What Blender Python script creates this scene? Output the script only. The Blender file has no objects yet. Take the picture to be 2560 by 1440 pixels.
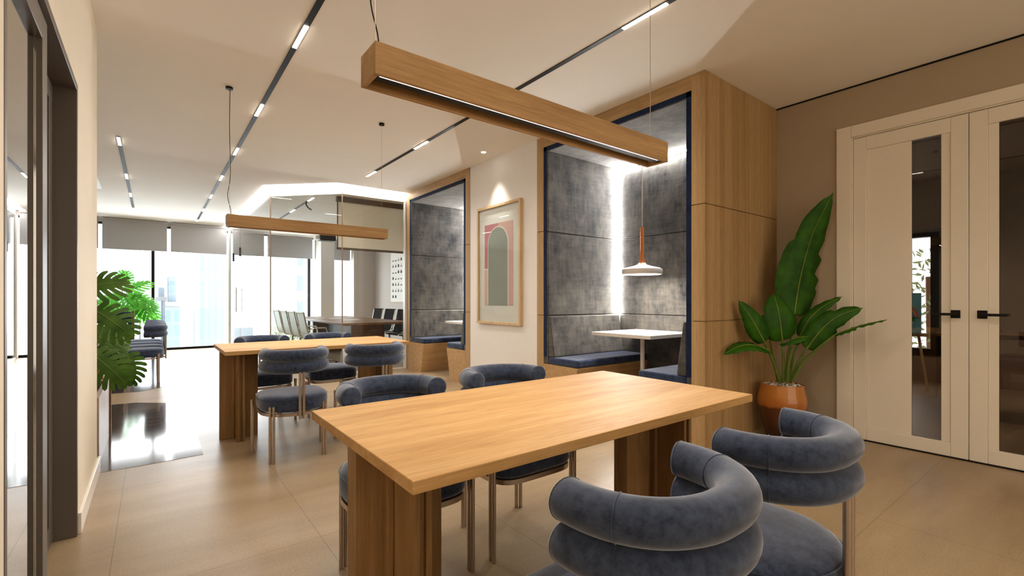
import bpy, bmesh, math, random
from mathutils import Vector, Matrix
random.seed(7)
PI = math.pi
S = bpy.context.scene
C = S.collection
H = 1.12                      # eye height
CEIL = 2.843
FPX = 1168.3
YAW = math.radians(37.547)
SN, CS = math.sin(YAW), math.cos(YAW)

def at(px, py, depth):
    """world point at a given distance in front of the viewpoint"""
    u = (px - 1280) / FPX; v = (749 - py) / FPX
    return Vector(((SN + CS * u) * depth, (CS - SN * u) * depth, H + v * depth))

# ------------------------------------------------------------------ mesh builder
class MB:
    def __init__(s): s.v = []; s.f = []
    def add(s, vs, fs):
        n = len(s.v); s.v += [tuple(v) for v in vs]; s.f += [tuple(i + n for i in f) for f in fs]
        return s
    def box(s, x0, x1, y0, y1, z0, z1):
        return s.add([(x0,y0,z0),(x1,y0,z0),(x1,y1,z0),(x0,y1,z0),(x0,y0,z1),(x1,y0,z1),(x1,y1,z1),(x0,y1,z1)],
                     [(0,3,2,1),(4,5,6,7),(0,1,5,4),(1,2,6,5),(2,3,7,6),(3,0,4,7)])
    def hexa(s, p):  # 8 points: bottom 4, top 4
        return s.add(p, [(0,3,2,1),(4,5,6,7),(0,1,5,4),(1,2,6,5),(2,3,7,6),(3,0,4,7)])
    def prism(s, pts, z0, z1):
        n = len(pts)
        return s.add([(x,y,z0) for x,y in pts] + [(x,y,z1) for x,y in pts],
                     [tuple(reversed(range(n))), tuple(range(n, 2*n))] + [(i,(i+1)%n,n+(i+1)%n,n+i) for i in range(n)])
    def rings(s, rings, cap0=True, cap1=True, closed=False):
        n = len(rings[0]); vs = [p for r in rings for p in r]; fs = []
        m = len(rings)
        for k in range(m if closed else m-1):
            a = k*n; b = ((k+1) % m)*n
            for i in range(n):
                j = (i+1) % n
                fs.append((a+i, a+j, b+j, b+i))
        if not closed:
            if cap0: fs.append(tuple(reversed(range(n))))
            if cap1: fs.append(tuple((m-1)*n + i for i in range(n)))
        return s.add(vs, fs)
    def tube(s, pts, r, seg=10, closed=False):
        pts = [Vector(p) for p in pts]; m = len(pts); rs = r if isinstance(r, (list, tuple)) else [r]*m
        rings = []; ref = None
        for i, p in enumerate(pts):
            if closed: t = (pts[(i+1) % m] - pts[i-1])
            else: t = pts[min(i+1, m-1)] - pts[max(i-1, 0)]
            t.normalize()
            if ref is None:
                ref = Vector((0,0,1)) if abs(t.z) < .9 else Vector((1,0,0))
            a = (ref - t*ref.dot(t)); a.normalize(); b = t.cross(a); ref = a
            rings.append([p + (a*math.cos(2*PI*k/seg) + b*math.sin(2*PI*k/seg))*rs[i] for k in range(seg)])
        return s.rings(rings, closed=closed)
    def cyl(s, x, y, z0, z1, r, seg=16): return s.tube([(x,y,z0),(x,y,z1)], r, seg)
    def lathe(s, prof, x=0, y=0, seg=32, cap0=True, cap1=True):
        return s.rings([[(x+r*math.cos(2*PI*k/seg), y+r*math.sin(2*PI*k/seg), z) for k in range(seg)] for r, z in prof], cap0, cap1)
    def build(s, name, m, parent=None, smooth=False, bevel=0, seg=2, angle=40):
        me = bpy.data.meshes.new(name); me.from_pydata(s.v, [], s.f); me.update()
        bm = bmesh.new(); bm.from_mesh(me); bmesh.ops.recalc_face_normals(bm, faces=bm.faces); bm.to_mesh(me); bm.free()
        o = bpy.data.objects.new(name, me); C.objects.link(o); me.materials.append(m)
        if parent: o.parent = parent
        if smooth:
            for p in me.polygons: p.use_smooth = True
            me.set_sharp_from_angle(angle=math.radians(angle))
        if bevel:
            b = o.modifiers.new('bevel', 'BEVEL'); b.width = bevel; b.segments = seg; b.limit_method = 'ANGLE'
            if not smooth:
                for p in me.polygons: p.use_smooth = True
                me.set_sharp_from_angle(angle=math.radians(35))
        return o

def tag(o, label=None, cat=None, group=None, kind=None):
    if label: o['label'] = label
    if cat: o['category'] = cat
    if group: o['group'] = group
    if kind: o['kind'] = kind
    return o
def thing(name, label, cat, loc=(0,0,0), rz=0, group=None, kind=None):
    o = bpy.data.objects.new(name, None); C.objects.link(o)
    o.empty_display_size = .05; o.location = loc; o.rotation_euler = (0,0,rz)
    return tag(o, label, cat, group, kind)
def struct(o, label=None, cat=None): return tag(o, label, cat, kind='structure')
def dup(root, loc, rz, label, group=None):
    r = root.copy(); C.objects.link(r); r.location = loc; r.rotation_euler = (0,0,rz); r['label'] = label
    if group: r['group'] = group
    for ch in list(root.children):
        c = ch.copy(); C.objects.link(c); c.parent = r
        for g in list(ch.children):
            d = g.copy(); C.objects.link(d); d.parent = c
    return r
def box(name, m, parent, x0, x1, y0, y1, z0, z1, bevel=0):
    return MB().box(x0,x1,y0,y1,z0,z1).build(name, m, parent, bevel=bevel)

# ------------------------------------------------------------------ materials
def lin(*c): return tuple(((x/255)/12.92 if x/255 <= .04045 else ((x/255+.055)/1.055)**2.4) for x in c) + (1,)
def mat(name):
    m = bpy.data.materials.new(name); m.use_nodes = True
    nt = m.node_tree; b = nt.nodes['Principled BSDF']
    return m, nt, b
def N(nt, t, **kw):
    n = nt.nodes.new(t)
    for k, v in kw.items():
        if k in n.inputs: n.inputs[k].default_value = v
        else: setattr(n, k, v)
    return n
def plain(name, col, rough=.5, metal=0, spec=.5, noise=0, nscale=8, bump=0, bscale=200, coat=0):
    m, nt, b = mat(name)
    b.inputs['Base Color'].default_value = col; b.inputs['Roughness'].default_value = rough
    b.inputs['Metallic'].default_value = metal; b.inputs['Specular IOR Level'].default_value = spec
    b.inputs['Coat Weight'].default_value = coat
    tc = N(nt, 'ShaderNodeTexCoord')
    if noise:
        n = N(nt, 'ShaderNodeTexNoise', Scale=nscale, Detail=4.0)
        nt.links.new(tc.outputs['Object'], n.inputs['Vector'])
        mx = N(nt, 'ShaderNodeMix', data_type='RGBA', blend_type='MULTIPLY'); mx.inputs[0].default_value = noise
        mx.inputs[6].default_value = col
        rp = N(nt, 'ShaderNodeValToRGB'); rp.color_ramp.elements[0].position = .3; rp.color_ramp.elements[1].position = .7
        rp.color_ramp.elements[0].color = (.45,.45,.45,1)
        nt.links.new(n.outputs[0], rp.inputs[0]); nt.links.new(rp.outputs[0], mx.inputs[7]); nt.links.new(mx.outputs[2], b.inputs['Base Color'])
    if bump:
        n2 = N(nt, 'ShaderNodeTexNoise', Scale=bscale, Detail=2.0)
        nt.links.new(tc.outputs['Object'], n2.inputs['Vector'])
        bp = N(nt, 'ShaderNodeBump', Strength=bump, Distance=.002)
        nt.links.new(n2.outputs[0], bp.inputs['Height']); nt.links.new(bp.outputs[0], b.inputs['Normal'])
    return m
def wood(name, axis, dark, mid, light, band=7, rough=.45, bump=.25, fine=1.0, blotch=1.0):
    """long-grained oak; axis = grain direction"""
    m, nt, b = mat(name); L = nt.links
    tc = N(nt, 'ShaderNodeTexCoord')
    def mp(s_long, s_cross):
        q = N(nt, 'ShaderNodeMapping'); sc = [s_cross]*3; sc['XYZ'.index(axis)] = s_long
        q.inputs['Scale'].default_value = sc; L.new(tc.outputs['Object'], q.inputs['Vector']); return q
    a = N(nt, 'ShaderNodeTexNoise', Scale=1.0, Detail=6.0, Roughness=.62, Distortion=.6); L.new(mp(1.1*blotch, band).outputs[0], a.inputs['Vector'])
    g = N(nt, 'ShaderNodeTexNoise', Scale=1.0, Detail=5.0, Roughness=.75); L.new(mp(7*fine, 190*fine).outputs[0], g.inputs['Vector'])
    r = N(nt, 'ShaderNodeValToRGB'); e = r.color_ramp.elements
    e[0].position = .28; e[0].color = dark; e[1].position = .72; e[1].color = light
    k = e.new(.5); k.color = mid
    L.new(a.outputs[0], r.inputs[0])
    r2 = N(nt, 'ShaderNodeValToRGB'); e = r2.color_ramp.elements
    e[0].position = .3; e[0].color = (.62,.58,.52,1); e[1].position = .62; e[1].color = (1,1,1,1)
    L.new(g.outputs[0], r2.inputs[0])
    mx = N(nt, 'ShaderNodeMix', data_type='RGBA', blend_type='MULTIPLY'); mx.inputs[0].default_value = .75
    L.new(r.outputs[0], mx.inputs[6]); L.new(r2.outputs[0], mx.inputs[7]); L.new(mx.outputs[2], b.inputs['Base Color'])
    b.inputs['Roughness'].default_value = rough; b.inputs['Specular IOR Level'].default_value = .22
    bp = N(nt, 'ShaderNodeBump', Strength=bump, Distance=.002); L.new(g.outputs[0], bp.inputs['Height']); L.new(bp.outputs[0], b.inputs['Normal'])
    return m
def velvet(name, c0, c1, sheen=.8, tint=(.55,.68,1,1), scale=14, stretch=(1,1,1), srough=.35, bump=.15, contrast=(.35,.68), weave=0):
    m, nt, b = mat(name); L = nt.links
    tc = N(nt, 'ShaderNodeTexCoord')
    def noise(sc, st, det, ro):
        q = N(nt, 'ShaderNodeMapping'); q.inputs['Scale'].default_value = st; L.new(tc.outputs['Object'], q.inputs['Vector'])
        n = N(nt, 'ShaderNodeTexNoise', Scale=sc, Detail=det, Roughness=ro); L.new(q.outputs[0], n.inputs['Vector']); return n.outputs[0]
    f = noise(scale, stretch, 6.0, .7)
    if weave:   # crushed pile: broad clouds broken by fine upright and level threads
        up = noise(scale*5, (1,1,.12), 3.0, .7); lv = noise(scale*5, (.12,.12,1), 3.0, .7)
        a = N(nt, 'ShaderNodeMix', data_type='FLOAT'); a.inputs[0].default_value = .5; L.new(up, a.inputs[2]); L.new(lv, a.inputs[3])
        c = N(nt, 'ShaderNodeMix', data_type='FLOAT'); c.inputs[0].default_value = weave; L.new(f, c.inputs[2]); L.new(a.outputs[0], c.inputs[3]); f = c.outputs[0]
    r = N(nt, 'ShaderNodeValToRGB'); e = r.color_ramp.elements
    e[0].position, e[1].position = contrast; e[0].color = c0; e[1].color = c1
    L.new(f, r.inputs[0]); L.new(r.outputs[0], b.inputs['Base Color'])
    b.inputs['Roughness'].default_value = .85; b.inputs['Specular IOR Level'].default_value = .15
    b.inputs['Sheen Weight'].default_value = sheen; b.inputs['Sheen Roughness'].default_value = srough; b.inputs['Sheen Tint'].default_value = tint
    n2 = N(nt, 'ShaderNodeTexNoise', Scale=420.0, Detail=2.0); L.new(tc.outputs['Object'], n2.inputs['Vector'])
    bp = N(nt, 'ShaderNodeBump', Strength=bump, Distance=.002); L.new(n2.outputs[0], bp.inputs['Height']); L.new(bp.outputs[0], b.inputs['Normal'])
    return m
def emit(name, col, strength):
    m, nt, b = mat(name)
    b.inputs['Base Color'].default_value = (.8,.8,.8,1)
    b.inputs['Emission Color'].default_value = col; b.inputs['Emission Strength'].default_value = strength
    return m
def glass(name, tint=(1,1,1,1), boost=1.0):
    """thin architectural pane: clear transmission plus angle dependent mirror (Schlick)"""
    m = bpy.data.materials.new(name); m.use_nodes = True; nt = m.node_tree
    nt.nodes.clear(); L = nt.links
    out = N(nt, 'ShaderNodeOutputMaterial'); mx = N(nt, 'ShaderNodeMixShader'); t = N(nt, 'ShaderNodeBsdfTransparent'); g = N(nt, 'ShaderNodeBsdfGlossy', Roughness=0.0)
    t.inputs['Color'].default_value = tint
    ge = N(nt, 'ShaderNodeNewGeometry'); d = N(nt, 'ShaderNodeVectorMath', operation='DOT_PRODUCT')
    L.new(ge.outputs['Normal'], d.inputs[0]); L.new(ge.outputs['Incoming'], d.inputs[1])
    ab = N(nt, 'ShaderNodeMath', operation='ABSOLUTE'); L.new(d.outputs['Value'], ab.inputs[0])
    om = N(nt, 'ShaderNodeMath', operation='SUBTRACT'); om.inputs[0].default_value = 1; L.new(ab.outputs[0], om.inputs[1])
    pw = N(nt, 'ShaderNodeMath', operation='POWER'); pw.inputs[1].default_value = 5; L.new(om.outputs[0], pw.inputs[0])
    ma = N(nt, 'ShaderNodeMath', operation='MULTIPLY_ADD'); ma.inputs[1].default_value = .96*boost; ma.inputs[2].default_value = .04*boost; ma.use_clamp = True
    L.new(pw.outputs[0], ma.inputs[0]); L.new(ma.outputs[0], mx.inputs[0])
    L.new(t.outputs[0], mx.inputs[1]); L.new(g.outputs[0], mx.inputs[2]); L.new(mx.outputs[0], out.inputs[0])
    return m

M = {}
M['table_x'] = wood('oak_table_top', 'X', lin(176,133,82), lin(199,158,103), lin(213,174,122), band=9, rough=.58)
M['table_z'] = wood('oak_table_leg', 'Z', lin(122,92,56), lin(148,114,74), lin(170,134,92), band=9, rough=.5, bump=.4)
M['booth_z'] = wood('oak_veneer', 'Z', lin(166,134,92), lin(184,152,108), lin(200,168,124), band=14, rough=.5, blotch=.15)
M['booth_y'] = wood('oak_veneer_header', 'Y', lin(162,130,88), lin(182,150,106), lin(198,166,122), band=14, rough=.5)
M['bench'] = wood('oak_bench', 'X', lin(176,140,96), lin(194,158,112), lin(206,172,128), band=30, rough=.5)
M['pend'] = wood('oak_pendant', 'X', lin(156,120,78), lin(178,142,98), lin(194,158,114), band=12, rough=.5)
M['walnut'] = wood('walnut', 'Y', lin(96,66,44), lin(122,88,60), lin(140,104,74), band=9, rough=.4)
M['desk'] = wood('desk_wood', 'Z', lin(130,86,50), lin(150,104,64), lin(170,124,80))
M['wall_white'] = plain('white_wall_paint', lin(236,233,230), .7, noise=.03, bump=.05, bscale=300)
M['wall_cream'] = plain('cream_wall_paint', lin(236,226,208), .7, noise=.03, bump=.05, bscale=300)
M['wall_taupe'] = plain('taupe_wall_paint', lin(176,160,138), .75, noise=.04, bump=.06, bscale=300)
M['wall_grey'] = plain('grey_wall_paint', lin(196,188,182), .75, noise=.03)
M['ceil'] = plain('ceiling_paint', lin(246,243,238), .8, noise=.02)
M['door'] = plain('cream_door_lacquer', lin(236,228,214), .38, noise=.02)
M['dark_alu'] = plain('dark_bronze_aluminium', lin(104,96,90), .42, metal=.15, noise=.05)
M['black'] = plain('black_metal', lin(16,15,15), .5, spec=.2, noise=.1)
M['steel'] = plain('brushed_steel', lin(196,182,170), .33, metal=1, noise=.12, nscale=60)
M['chrome'] = plain('polished_chrome', lin(214,212,210), .08, metal=1, noise=.03)
M['white_lac'] = plain('white_laminate', lin(240,236,230), .35, noise=.02)
M['blind'] = plain('grey_blind_fabric', lin(168,166,166), .9, noise=.05, nscale=120)
M['vel_chair'] = velvet('blue_velvet', lin(26,36,58), lin(70,81,105), sheen=.75, tint=(.84,.89,1,1), scale=38, srough=.42, contrast=(.28,.72))
M['vel_booth'] = velvet('booth_velvet', lin(36,39,47), lin(104,101,97), sheen=.25, tint=(1,.97,.92,1), scale=6, stretch=(1,1,.7), srough=.5, bump=.4, contrast=(.36,.64), weave=.38)
M['vel_navy'] = velvet('navy_velvet', lin(16,28,54), lin(28,44,76), sheen=.3, tint=(.6,.72,1,1), scale=12)  # navy of the high seat; also the booth velvet's shaded tone
M['vel_cush'] = velvet('cushion_velvet', lin(30,44,74), lin(62,74,100), sheen=.5, tint=(.9,.93,1,1), scale=10)
M['led'] = emit('led_white', (1,.95,.88,1), 14)
M['led_soft'] = emit('beam_led', (1,.94,.86,1), 1.6)
M['led_track'] = emit('track_led', (1,.88,.72,1), 14)
M['led_ring'] = emit('ceiling_led_profile', (1,.98,.95,1), 8)
M['led_booth'] = emit('booth_led_profile', (1,.97,.92,1), 95)
M['led_lamp'] = emit('lamp_diffuser', (1,.88,.72,1), 2)
M['glass'] = glass('clear_glass', (.97,.985,.98,1))
M['glass_win'] = glass('window_glass', (.97,.985,.99,1))
M['glass_tint'] = glass('smoked_door_glass', (.40,.37,.35,1), boost=1.0)
M['glass_slide'] = glass('sliding_door_glass', (.75,.75,.75,1), boost=2.4)
M['sheer'] = glass('cream_fill_curtain', (.40,.362,.31,1), boost=.5)  # warm filter tinting the fill light from the added back window
M['pebble'] = plain('white_pebbles', lin(232,226,218), .6, noise=.25, nscale=90)
M['stone'] = plain('mauve_stone', lin(176,160,152), .35, noise=.45, nscale=5, bump=.1, bscale=40)
M['dark_leather'] = plain('black_leather', lin(30,29,29), .9, spec=.03, noise=.2, nscale=30, bump=.1)
M['mesh_white'] = plain('pale_mesh_fabric', lin(196,204,190), .5, noise=.2, nscale=60)
M['soil'] = plain('dark_soil', lin(58,44,32), .95, noise=.6, nscale=60)
def translucent(name, col, f):
    m, nt, b = mat(name); b.inputs['Base Color'].default_value = col; b.inputs['Roughness'].default_value = .9
    t = N(nt, 'ShaderNodeBsdfTranslucent'); t.inputs['Color'].default_value = col
    mx = N(nt, 'ShaderNodeMixShader'); mx.inputs[0].default_value = f; out = nt.nodes['Material Output']
    nt.links.new(b.outputs[0], mx.inputs[1]); nt.links.new(t.outputs[0], mx.inputs[2]); nt.links.new(mx.outputs[0], out.inputs[0])
    return m
M['screen'] = translucent('projection_fabric', lin(238,230,216), .5)
M['cord'] = plain('pale_cord', lin(214,200,184), .6, noise=.1)
M['lamp_wood'] = wood('orange_beech', 'Z', lin(186,98,44), lin(206,118,58), lin(220,140,80), band=30)
M['paper'] = plain('white_paper', lin(240,238,234), .8, noise=.02)
M['ash'] = wood('pale_ash_frame', 'Z', lin(200,168,124), lin(216,186,144), lin(228,202,164), band=20)
M['ink'] = plain('grey_ink', lin(80,78,78), .9, noise=.4, nscale=60)
M['teal'] = velvet('teal_velvet', lin(12,40,40), lin(24,60,58), sheen=.3, tint=(.5,1,.95,1))
M['gray_block'] = plain('dark_brown_wall', lin(150,128,108), .8, noise=.05)

def leafmat(name, c0, c1, trans=.25, wave=60):
    m, nt, b = mat(name); L = nt.links
    tc = N(nt, 'ShaderNodeTexCoord'); n = N(nt, 'ShaderNodeTexNoise', Scale=9.0, Detail=4.0)
    L.new(tc.outputs['Object'], n.inputs['Vector'])
    r = N(nt, 'ShaderNodeValToRGB'); e = r.color_ramp.elements
    e[0].position, e[1].position = .3, .7; e[0].color, e[1].color = c0, c1
    L.new(n.outputs[0], r.inputs[0]); L.new(r.outputs[0], b.inputs['Base Color'])
    b.inputs['Roughness'].default_value = .5; b.inputs['Specular IOR Level'].default_value = .22
    t = N(nt, 'ShaderNodeBsdfTranslucent'); L.new(r.outputs[0], t.inputs['Color'])
    mx = N(nt, 'ShaderNodeMixShader'); mx.inputs[0].default_value = trans
    out = nt.nodes['Material Output']; L.new(b.outputs[0], mx.inputs[1]); L.new(t.outputs[0], mx.inputs[2]); L.new(mx.outputs[0], out.inputs[0])
    return m
M['banana'] = leafmat('banana_leaf', lin(30,74,10), lin(58,110,18), .15)
M['stem'] = leafmat('leaf_stem', lin(84,110,40), lin(116,132,60), .05)
M['rib'] = leafmat('leaf_midrib', lin(120,134,56), lin(146,154,76), .1)
M['monstera'] = leafmat('monstera_leaf', lin(44,78,24), lin(84,118,40), .25)
M['monstera_lit'] = leafmat('backlit_monstera_leaf', lin(60,140,40), lin(110,180,70), .55)  # window backlight put into the leaf: lighter green, more translucent copy
M['hedge'] = leafmat('hedge_leaf', lin(110,130,80), lin(150,164,110), .3)

# floor: honed beige porcelain with faint joints
def floor_material():
    m, nt, b = mat('beige_stone_tiles'); L = nt.links
    tc = N(nt, 'ShaderNodeTexCoord')
    n1 = N(nt, 'ShaderNodeTexNoise', Scale=1.6, Detail=5.0, Roughness=.6); n2 = N(nt, 'ShaderNodeTexNoise', Scale=110.0, Detail=3.0, Roughness=.7)
    q = N(nt, 'ShaderNodeMapping'); q.inputs['Scale'].default_value = (.5, 2.4, 1); q.inputs['Rotation'].default_value = (0,0,.3)
    L.new(tc.outputs['Object'], q.inputs[0]); L.new(q.outputs[0], n1.inputs['Vector']); L.new(tc.outputs['Object'], n2.inputs['Vector'])
    r = N(nt, 'ShaderNodeValToRGB'); e = r.color_ramp.elements
    e[0].position, e[1].position = .3, .72; e[0].color, e[1].color = lin(150,128,100), lin(174,152,122)
    L.new(n1.outputs[0], r.inputs[0])
    r2 = N(nt, 'ShaderNodeValToRGB'); e = r2.color_ramp.elements
    e[0].position, e[1].position = .32, .5; e[0].color, e[1].color = (.62,.6,.58,1), (1,1,1,1)
    L.new(n2.outputs[0], r2.inputs[0])
    mx = N(nt, 'ShaderNodeMix', data_type='RGBA', blend_type='MULTIPLY'); mx.inputs[0].default_value = .7
    L.new(r.outputs[0], mx.inputs[6]); L.new(r2.outputs[0], mx.inputs[7])
    br = N(nt, 'ShaderNodeTexBrick', Scale=1.0); br.offset = 0; br.inputs['Mortar Size'].default_value = .0018; br.inputs['Mortar Smooth'].default_value = .1
    br.inputs['Brick Width'].default_value = .77; br.inputs['Row Height'].default_value = 1.54
    br.inputs['Color1'].default_value = br.inputs['Color2'].default_value = (1,1,1,1); br.inputs['Mortar'].default_value = (.55,.52,.48,1)
    q2 = N(nt, 'ShaderNodeMapping'); q2.inputs['Location'].default_value = (-.63, -.76, 0); L.new(tc.outputs['Object'], q2.inputs[0]); L.new(q2.outputs[0], br.inputs['Vector'])
    m2 = N(nt, 'ShaderNodeMix', data_type='RGBA', blend_type='MULTIPLY'); m2.inputs[0].default_value = .8
    L.new(mx.outputs[2], m2.inputs[6]); L.new(br.outputs[0], m2.inputs[7]); L.new(m2.outputs[2], b.inputs['Base Color'])
    b.inputs['Specular IOR Level'].default_value = .32
    rr = N(nt, 'ShaderNodeMapRange'); rr.inputs['To Min'].default_value = .24; rr.inputs['To Max'].default_value = .42
    L.new(n2.outputs[0], rr.inputs[0]); L.new(rr.outputs[0], b.inputs['Roughness'])
    bp = N(nt, 'ShaderNodeBump', Strength=.12, Distance=.002); L.new(n2.outputs[0], bp.inputs['Height']); L.new(bp.outputs[0], b.inputs['Normal'])
    return m
M['floor'] = floor_material()
def dark_stone():
    m, nt, b = mat('polished_dark_marble'); L = nt.links
    tc = N(nt, 'ShaderNodeTexCoord'); q = N(nt, 'ShaderNodeMapping'); q.inputs['Scale'].default_value = (1.2, 14, 1); q.inputs['Rotation'].default_value = (0,0,.12)
    n = N(nt, 'ShaderNodeTexNoise', Scale=2.0, Detail=6.0, Distortion=1.0); L.new(tc.outputs['Object'], q.inputs[0]); L.new(q.outputs[0], n.inputs['Vector'])
    r = N(nt, 'ShaderNodeValToRGB'); e = r.color_ramp.elements; e[0].position, e[1].position = .45, .8
    e[0].color, e[1].color = lin(58,50,44), lin(120,108,98); L.new(n.outputs[0], r.inputs[0]); L.new(r.outputs[0], b.inputs['Base Color'])
    b.inputs['Roughness'].default_value = .1; b.inputs['Specular IOR Level'].default_value = 1.0; b.inputs['IOR'].default_value = 1.7
    return m
M['marble'] = dark_stone()
def pot_material():
    m, nt, b = mat('amber_glazed_ceramic'); L = nt.links
    tc = N(nt, 'ShaderNodeTexCoord'); sx = N(nt, 'ShaderNodeSeparateXYZ'); L.new(tc.outputs['Object'], sx.inputs[0])
    n = N(nt, 'ShaderNodeTexNoise', Scale=7.0, Detail=4.0); L.new(tc.outputs['Object'], n.inputs['Vector'])
    ma = N(nt, 'ShaderNodeMath', operation='MULTIPLY_ADD'); ma.inputs[1].default_value = .14; L.new(n.outputs[0], ma.inputs[0]); L.new(sx.outputs['Z'], ma.inputs[2])
    r = N(nt, 'ShaderNodeValToRGB'); e = r.color_ramp.elements
    e[0].position, e[1].position = .08, .42; e[0].color, e[1].color = lin(52,26,12), lin(186,118,46)
    k = e.new(.315); k.color = lin(92,44,16); k = e.new(.335); k.color = lin(168,96,34)
    L.new(ma.outputs[0], r.inputs[0]); L.new(r.outputs[0], b.inputs['Base Color'])
    b.inputs['Roughness'].default_value = .22; b.inputs['Coat Weight'].default_value = .5
    return m
M['pot'] = pot_material()

# ------------------------------------------------------------------ room shell
def shell():
    fl = box('floor', M['floor'], None, -5, 8.6, -3.2, 13.2, -.2, 0); struct(fl, 'beige honed stone tile floor', 'floor')
    # dark marble inlays lie a hair above the tiles
    b = MB()
    b.prism([(-.9,4.03),(-.089,4.017),(.291,4.041),(.286,6.152),(-.14,6.512),(-.9,6.62)], 0, .0015)
    b.prism([(-3.5,7.33),(-.401,7.301),(-.253,7.287),(-.12,7.268),(.282,7.605),(.285,10.93),(.1,11.6),(-3.5,11.6)], 0, .0015)
    struct(b.build('trim_1', M['marble']), 'polished dark marble panels set into the beige floor', 'floor inlay')
    c = box('ceiling', M['ceil'], None, -5, 4.6, -3.2, 13.1, CEIL, CEIL+.15); struct(c, 'flat pale ceiling', 'ceiling')
    # left wall with the sliding door opening
    b = MB(); X0, X1 = -.485, -.285
    b.box(X0,X1,-3.2,1.64,0,CEIL); b.box(X0,X1,3.03,4.01,0,CEIL); b.box(X0,X1,1.64,3.03,2.14,CEIL)
    b.box(-5,X0,3.81,4.01,0,CEIL)
    struct(b.build('wall_left', M['wall_cream']), 'cream wall beside the sliding glass door', 'wall')
    b = MB(); b.box(-.285,-.27,3.03,4.06,0,.1); b.box(-.485,-.27,4.01,4.025,0,.1); b.box(-.285,-.27,-3.0,1.63,0,.1)
    struct(b.build('baseboard_left', M['white_lac'], bevel=.003), 'white skirting along the cream wall', 'baseboard')
    # corridor behind the glass door
    struct(box('wall_corridor', M['wall_cream'], None, -2.6,-2.5,-3.2,3.81,0,CEIL), 'pale corridor wall behind the sliding door', 'wall')
    struct(box('wall_reception', M['wall_white'], None, -5,-4.9,4.01,13.0,0,CEIL), 'white far side wall of the reception', 'wall')
    b = MB(); b.box(-5,-.1,-3.3,-3.2,0,CEIL); b.box(4.3,4.48,-3.3,-3.2,0,CEIL); b.box(-.1,4.3,-3.3,-3.2,0,.25); b.box(-.1,4.3,-3.3,-3.2,2.70,CEIL)
    struct(b.build('wall_back', M['wall_cream']), 'cream wall behind the viewpoint with an opening for the added fill window', 'wall')
    w = thing('window_5', 'unseen window with a cream curtain, added behind the viewpoint as fill light', 'window', (0,-3.25,0), kind='structure')  # made-up window behind the camera, brightens the near part of the room
    b = MB(); b.box(-.1,4.3,-.03,.03,.25,.30); b.box(-.1,4.3,-.03,.03,2.65,2.70)
    for x in (-.1,1.34,2.81,4.25): b.box(x,x+.05,-.03,.03,.30,2.65)
    b.build('window_frame', M['black'], w)
    box('fill_curtain', M['sheer'], w, -.1,4.3,.06,.062,.2,2.75)
    # right wall with the double door
    b = MB(); x0, x1 = 4.48, 4.6
    b.box(x0,x1,1.423,13.1,0,CEIL) if False else b.box(x0,x1,1.423,7.09,0,CEIL)
    b.box(x0,x1,-3.2,-.147,0,CEIL); b.box(x0,x1,-.147,1.423,2.52,CEIL)
    struct(b.build('wall_right', M['wall_taupe']), 'taupe wall around the cream double door', 'wall')
    struct(box('trim_2', M['black'], None, 4.472,4.48,-3.2,1.894,CEIL-.012,CEIL-.001), 'thin dark shadow gap above the taupe wall', 'trim')
    struct(box('wall_middle', M['wall_white'], None, 3.28,4.478,3.824,5.159,0,CEIL), 'white wall with the framed print between the booths', 'wall')
    # conference room
    struct(box('wall_conference', M['wall_grey'], None, 4.9,5.0,7.1,13.1,0,CEIL), 'grey side wall of the meeting room', 'wall')
    struct(box('wall_partition', M['wall_grey'], None, 3.3,4.9,7.092,7.16,0,CEIL), 'grey wall behind the far booth', 'wall')
    b = MB(); b.prism([(1.44,7.99),(2.26,7.13),(3.30,7.13),(3.30,7.17),(4.9,7.17),(4.9,12.86),(1.44,12.86)], 2.735, CEIL-.002)
    struct(b.build('trim_3', M['ceil']), 'white dropped ceiling of the meeting room', 'trim')
    struct(box('trim_4', M['wall_white'], None, 3.30,3.62,12.05,12.5,0,2.735), 'white square column by the meeting room window', 'column')
    b = MB(); b.box(-1.951,4.9,12.93,13.1,2.74,CEIL); b.box(-5,-1.952,12.9,13.1,0,CEIL); b.box(4.3,4.9,12.6,13.1,0,2.735)
    struct(b.build('wall_far', M['wall_grey']), 'pale end wall around the tall windows', 'wall')
    # glowing ceiling profile
    outer = [(3.275,7.03),(2.17,7.03),(1.32,7.85),(1.32,12.85)]; inner = [(3.275,7.128),(2.255,7.128),(1.438,7.98),(1.438,12.85)]
    vs = [(x,y,CEIL-.004) for x,y in outer] + [(x,y,CEIL-.004) for x,y in inner] + [(x,y,CEIL-.001) for x,y in outer] + [(x,y,CEIL-.001) for x,y in inner]
    fs = []
    for i in range(3):
        fs += [(i,i+1,i+5,i+4),(8+i,8+i+4,8+i+5,8+i+1),(i,8+i,9+i,i+1),(4+i,5+i,13+i,12+i)]
    fs += [(0,4,12,8),(3,11,15,7)]
    t = thing('ceiling_light', 'white glowing light band on the ceiling around the glass meeting room', 'light', (0,0,0))
    MB().add(vs, fs).build('light_band', M['led_ring'], t)

def windows():
    n = 0
    xs = [-1.95, .003, 3.23, 4.3]
    for i in range(3):
        n += 1
        w = thing('window_%d' % n, 'tall floor to ceiling window pane with dark frame', 'window', (0,0,0), kind='structure')
        x0, x1 = xs[i], xs[i+1]
        b = MB(); b.box(x0,x1,12.9,12.98,0,.05); b.box(x0,x1,12.9,12.98,2.70,2.74)
        b.box(x0-.031 if i else x0-.001,x0+.031,12.88,13.0,.0,2.72)
        b.build('window_frame', M['black'], w)
        box('pane', M['glass_win'], w, x0+.032,x1-.032,12.93,12.938,.05,2.7)
shell(); windows()

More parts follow.
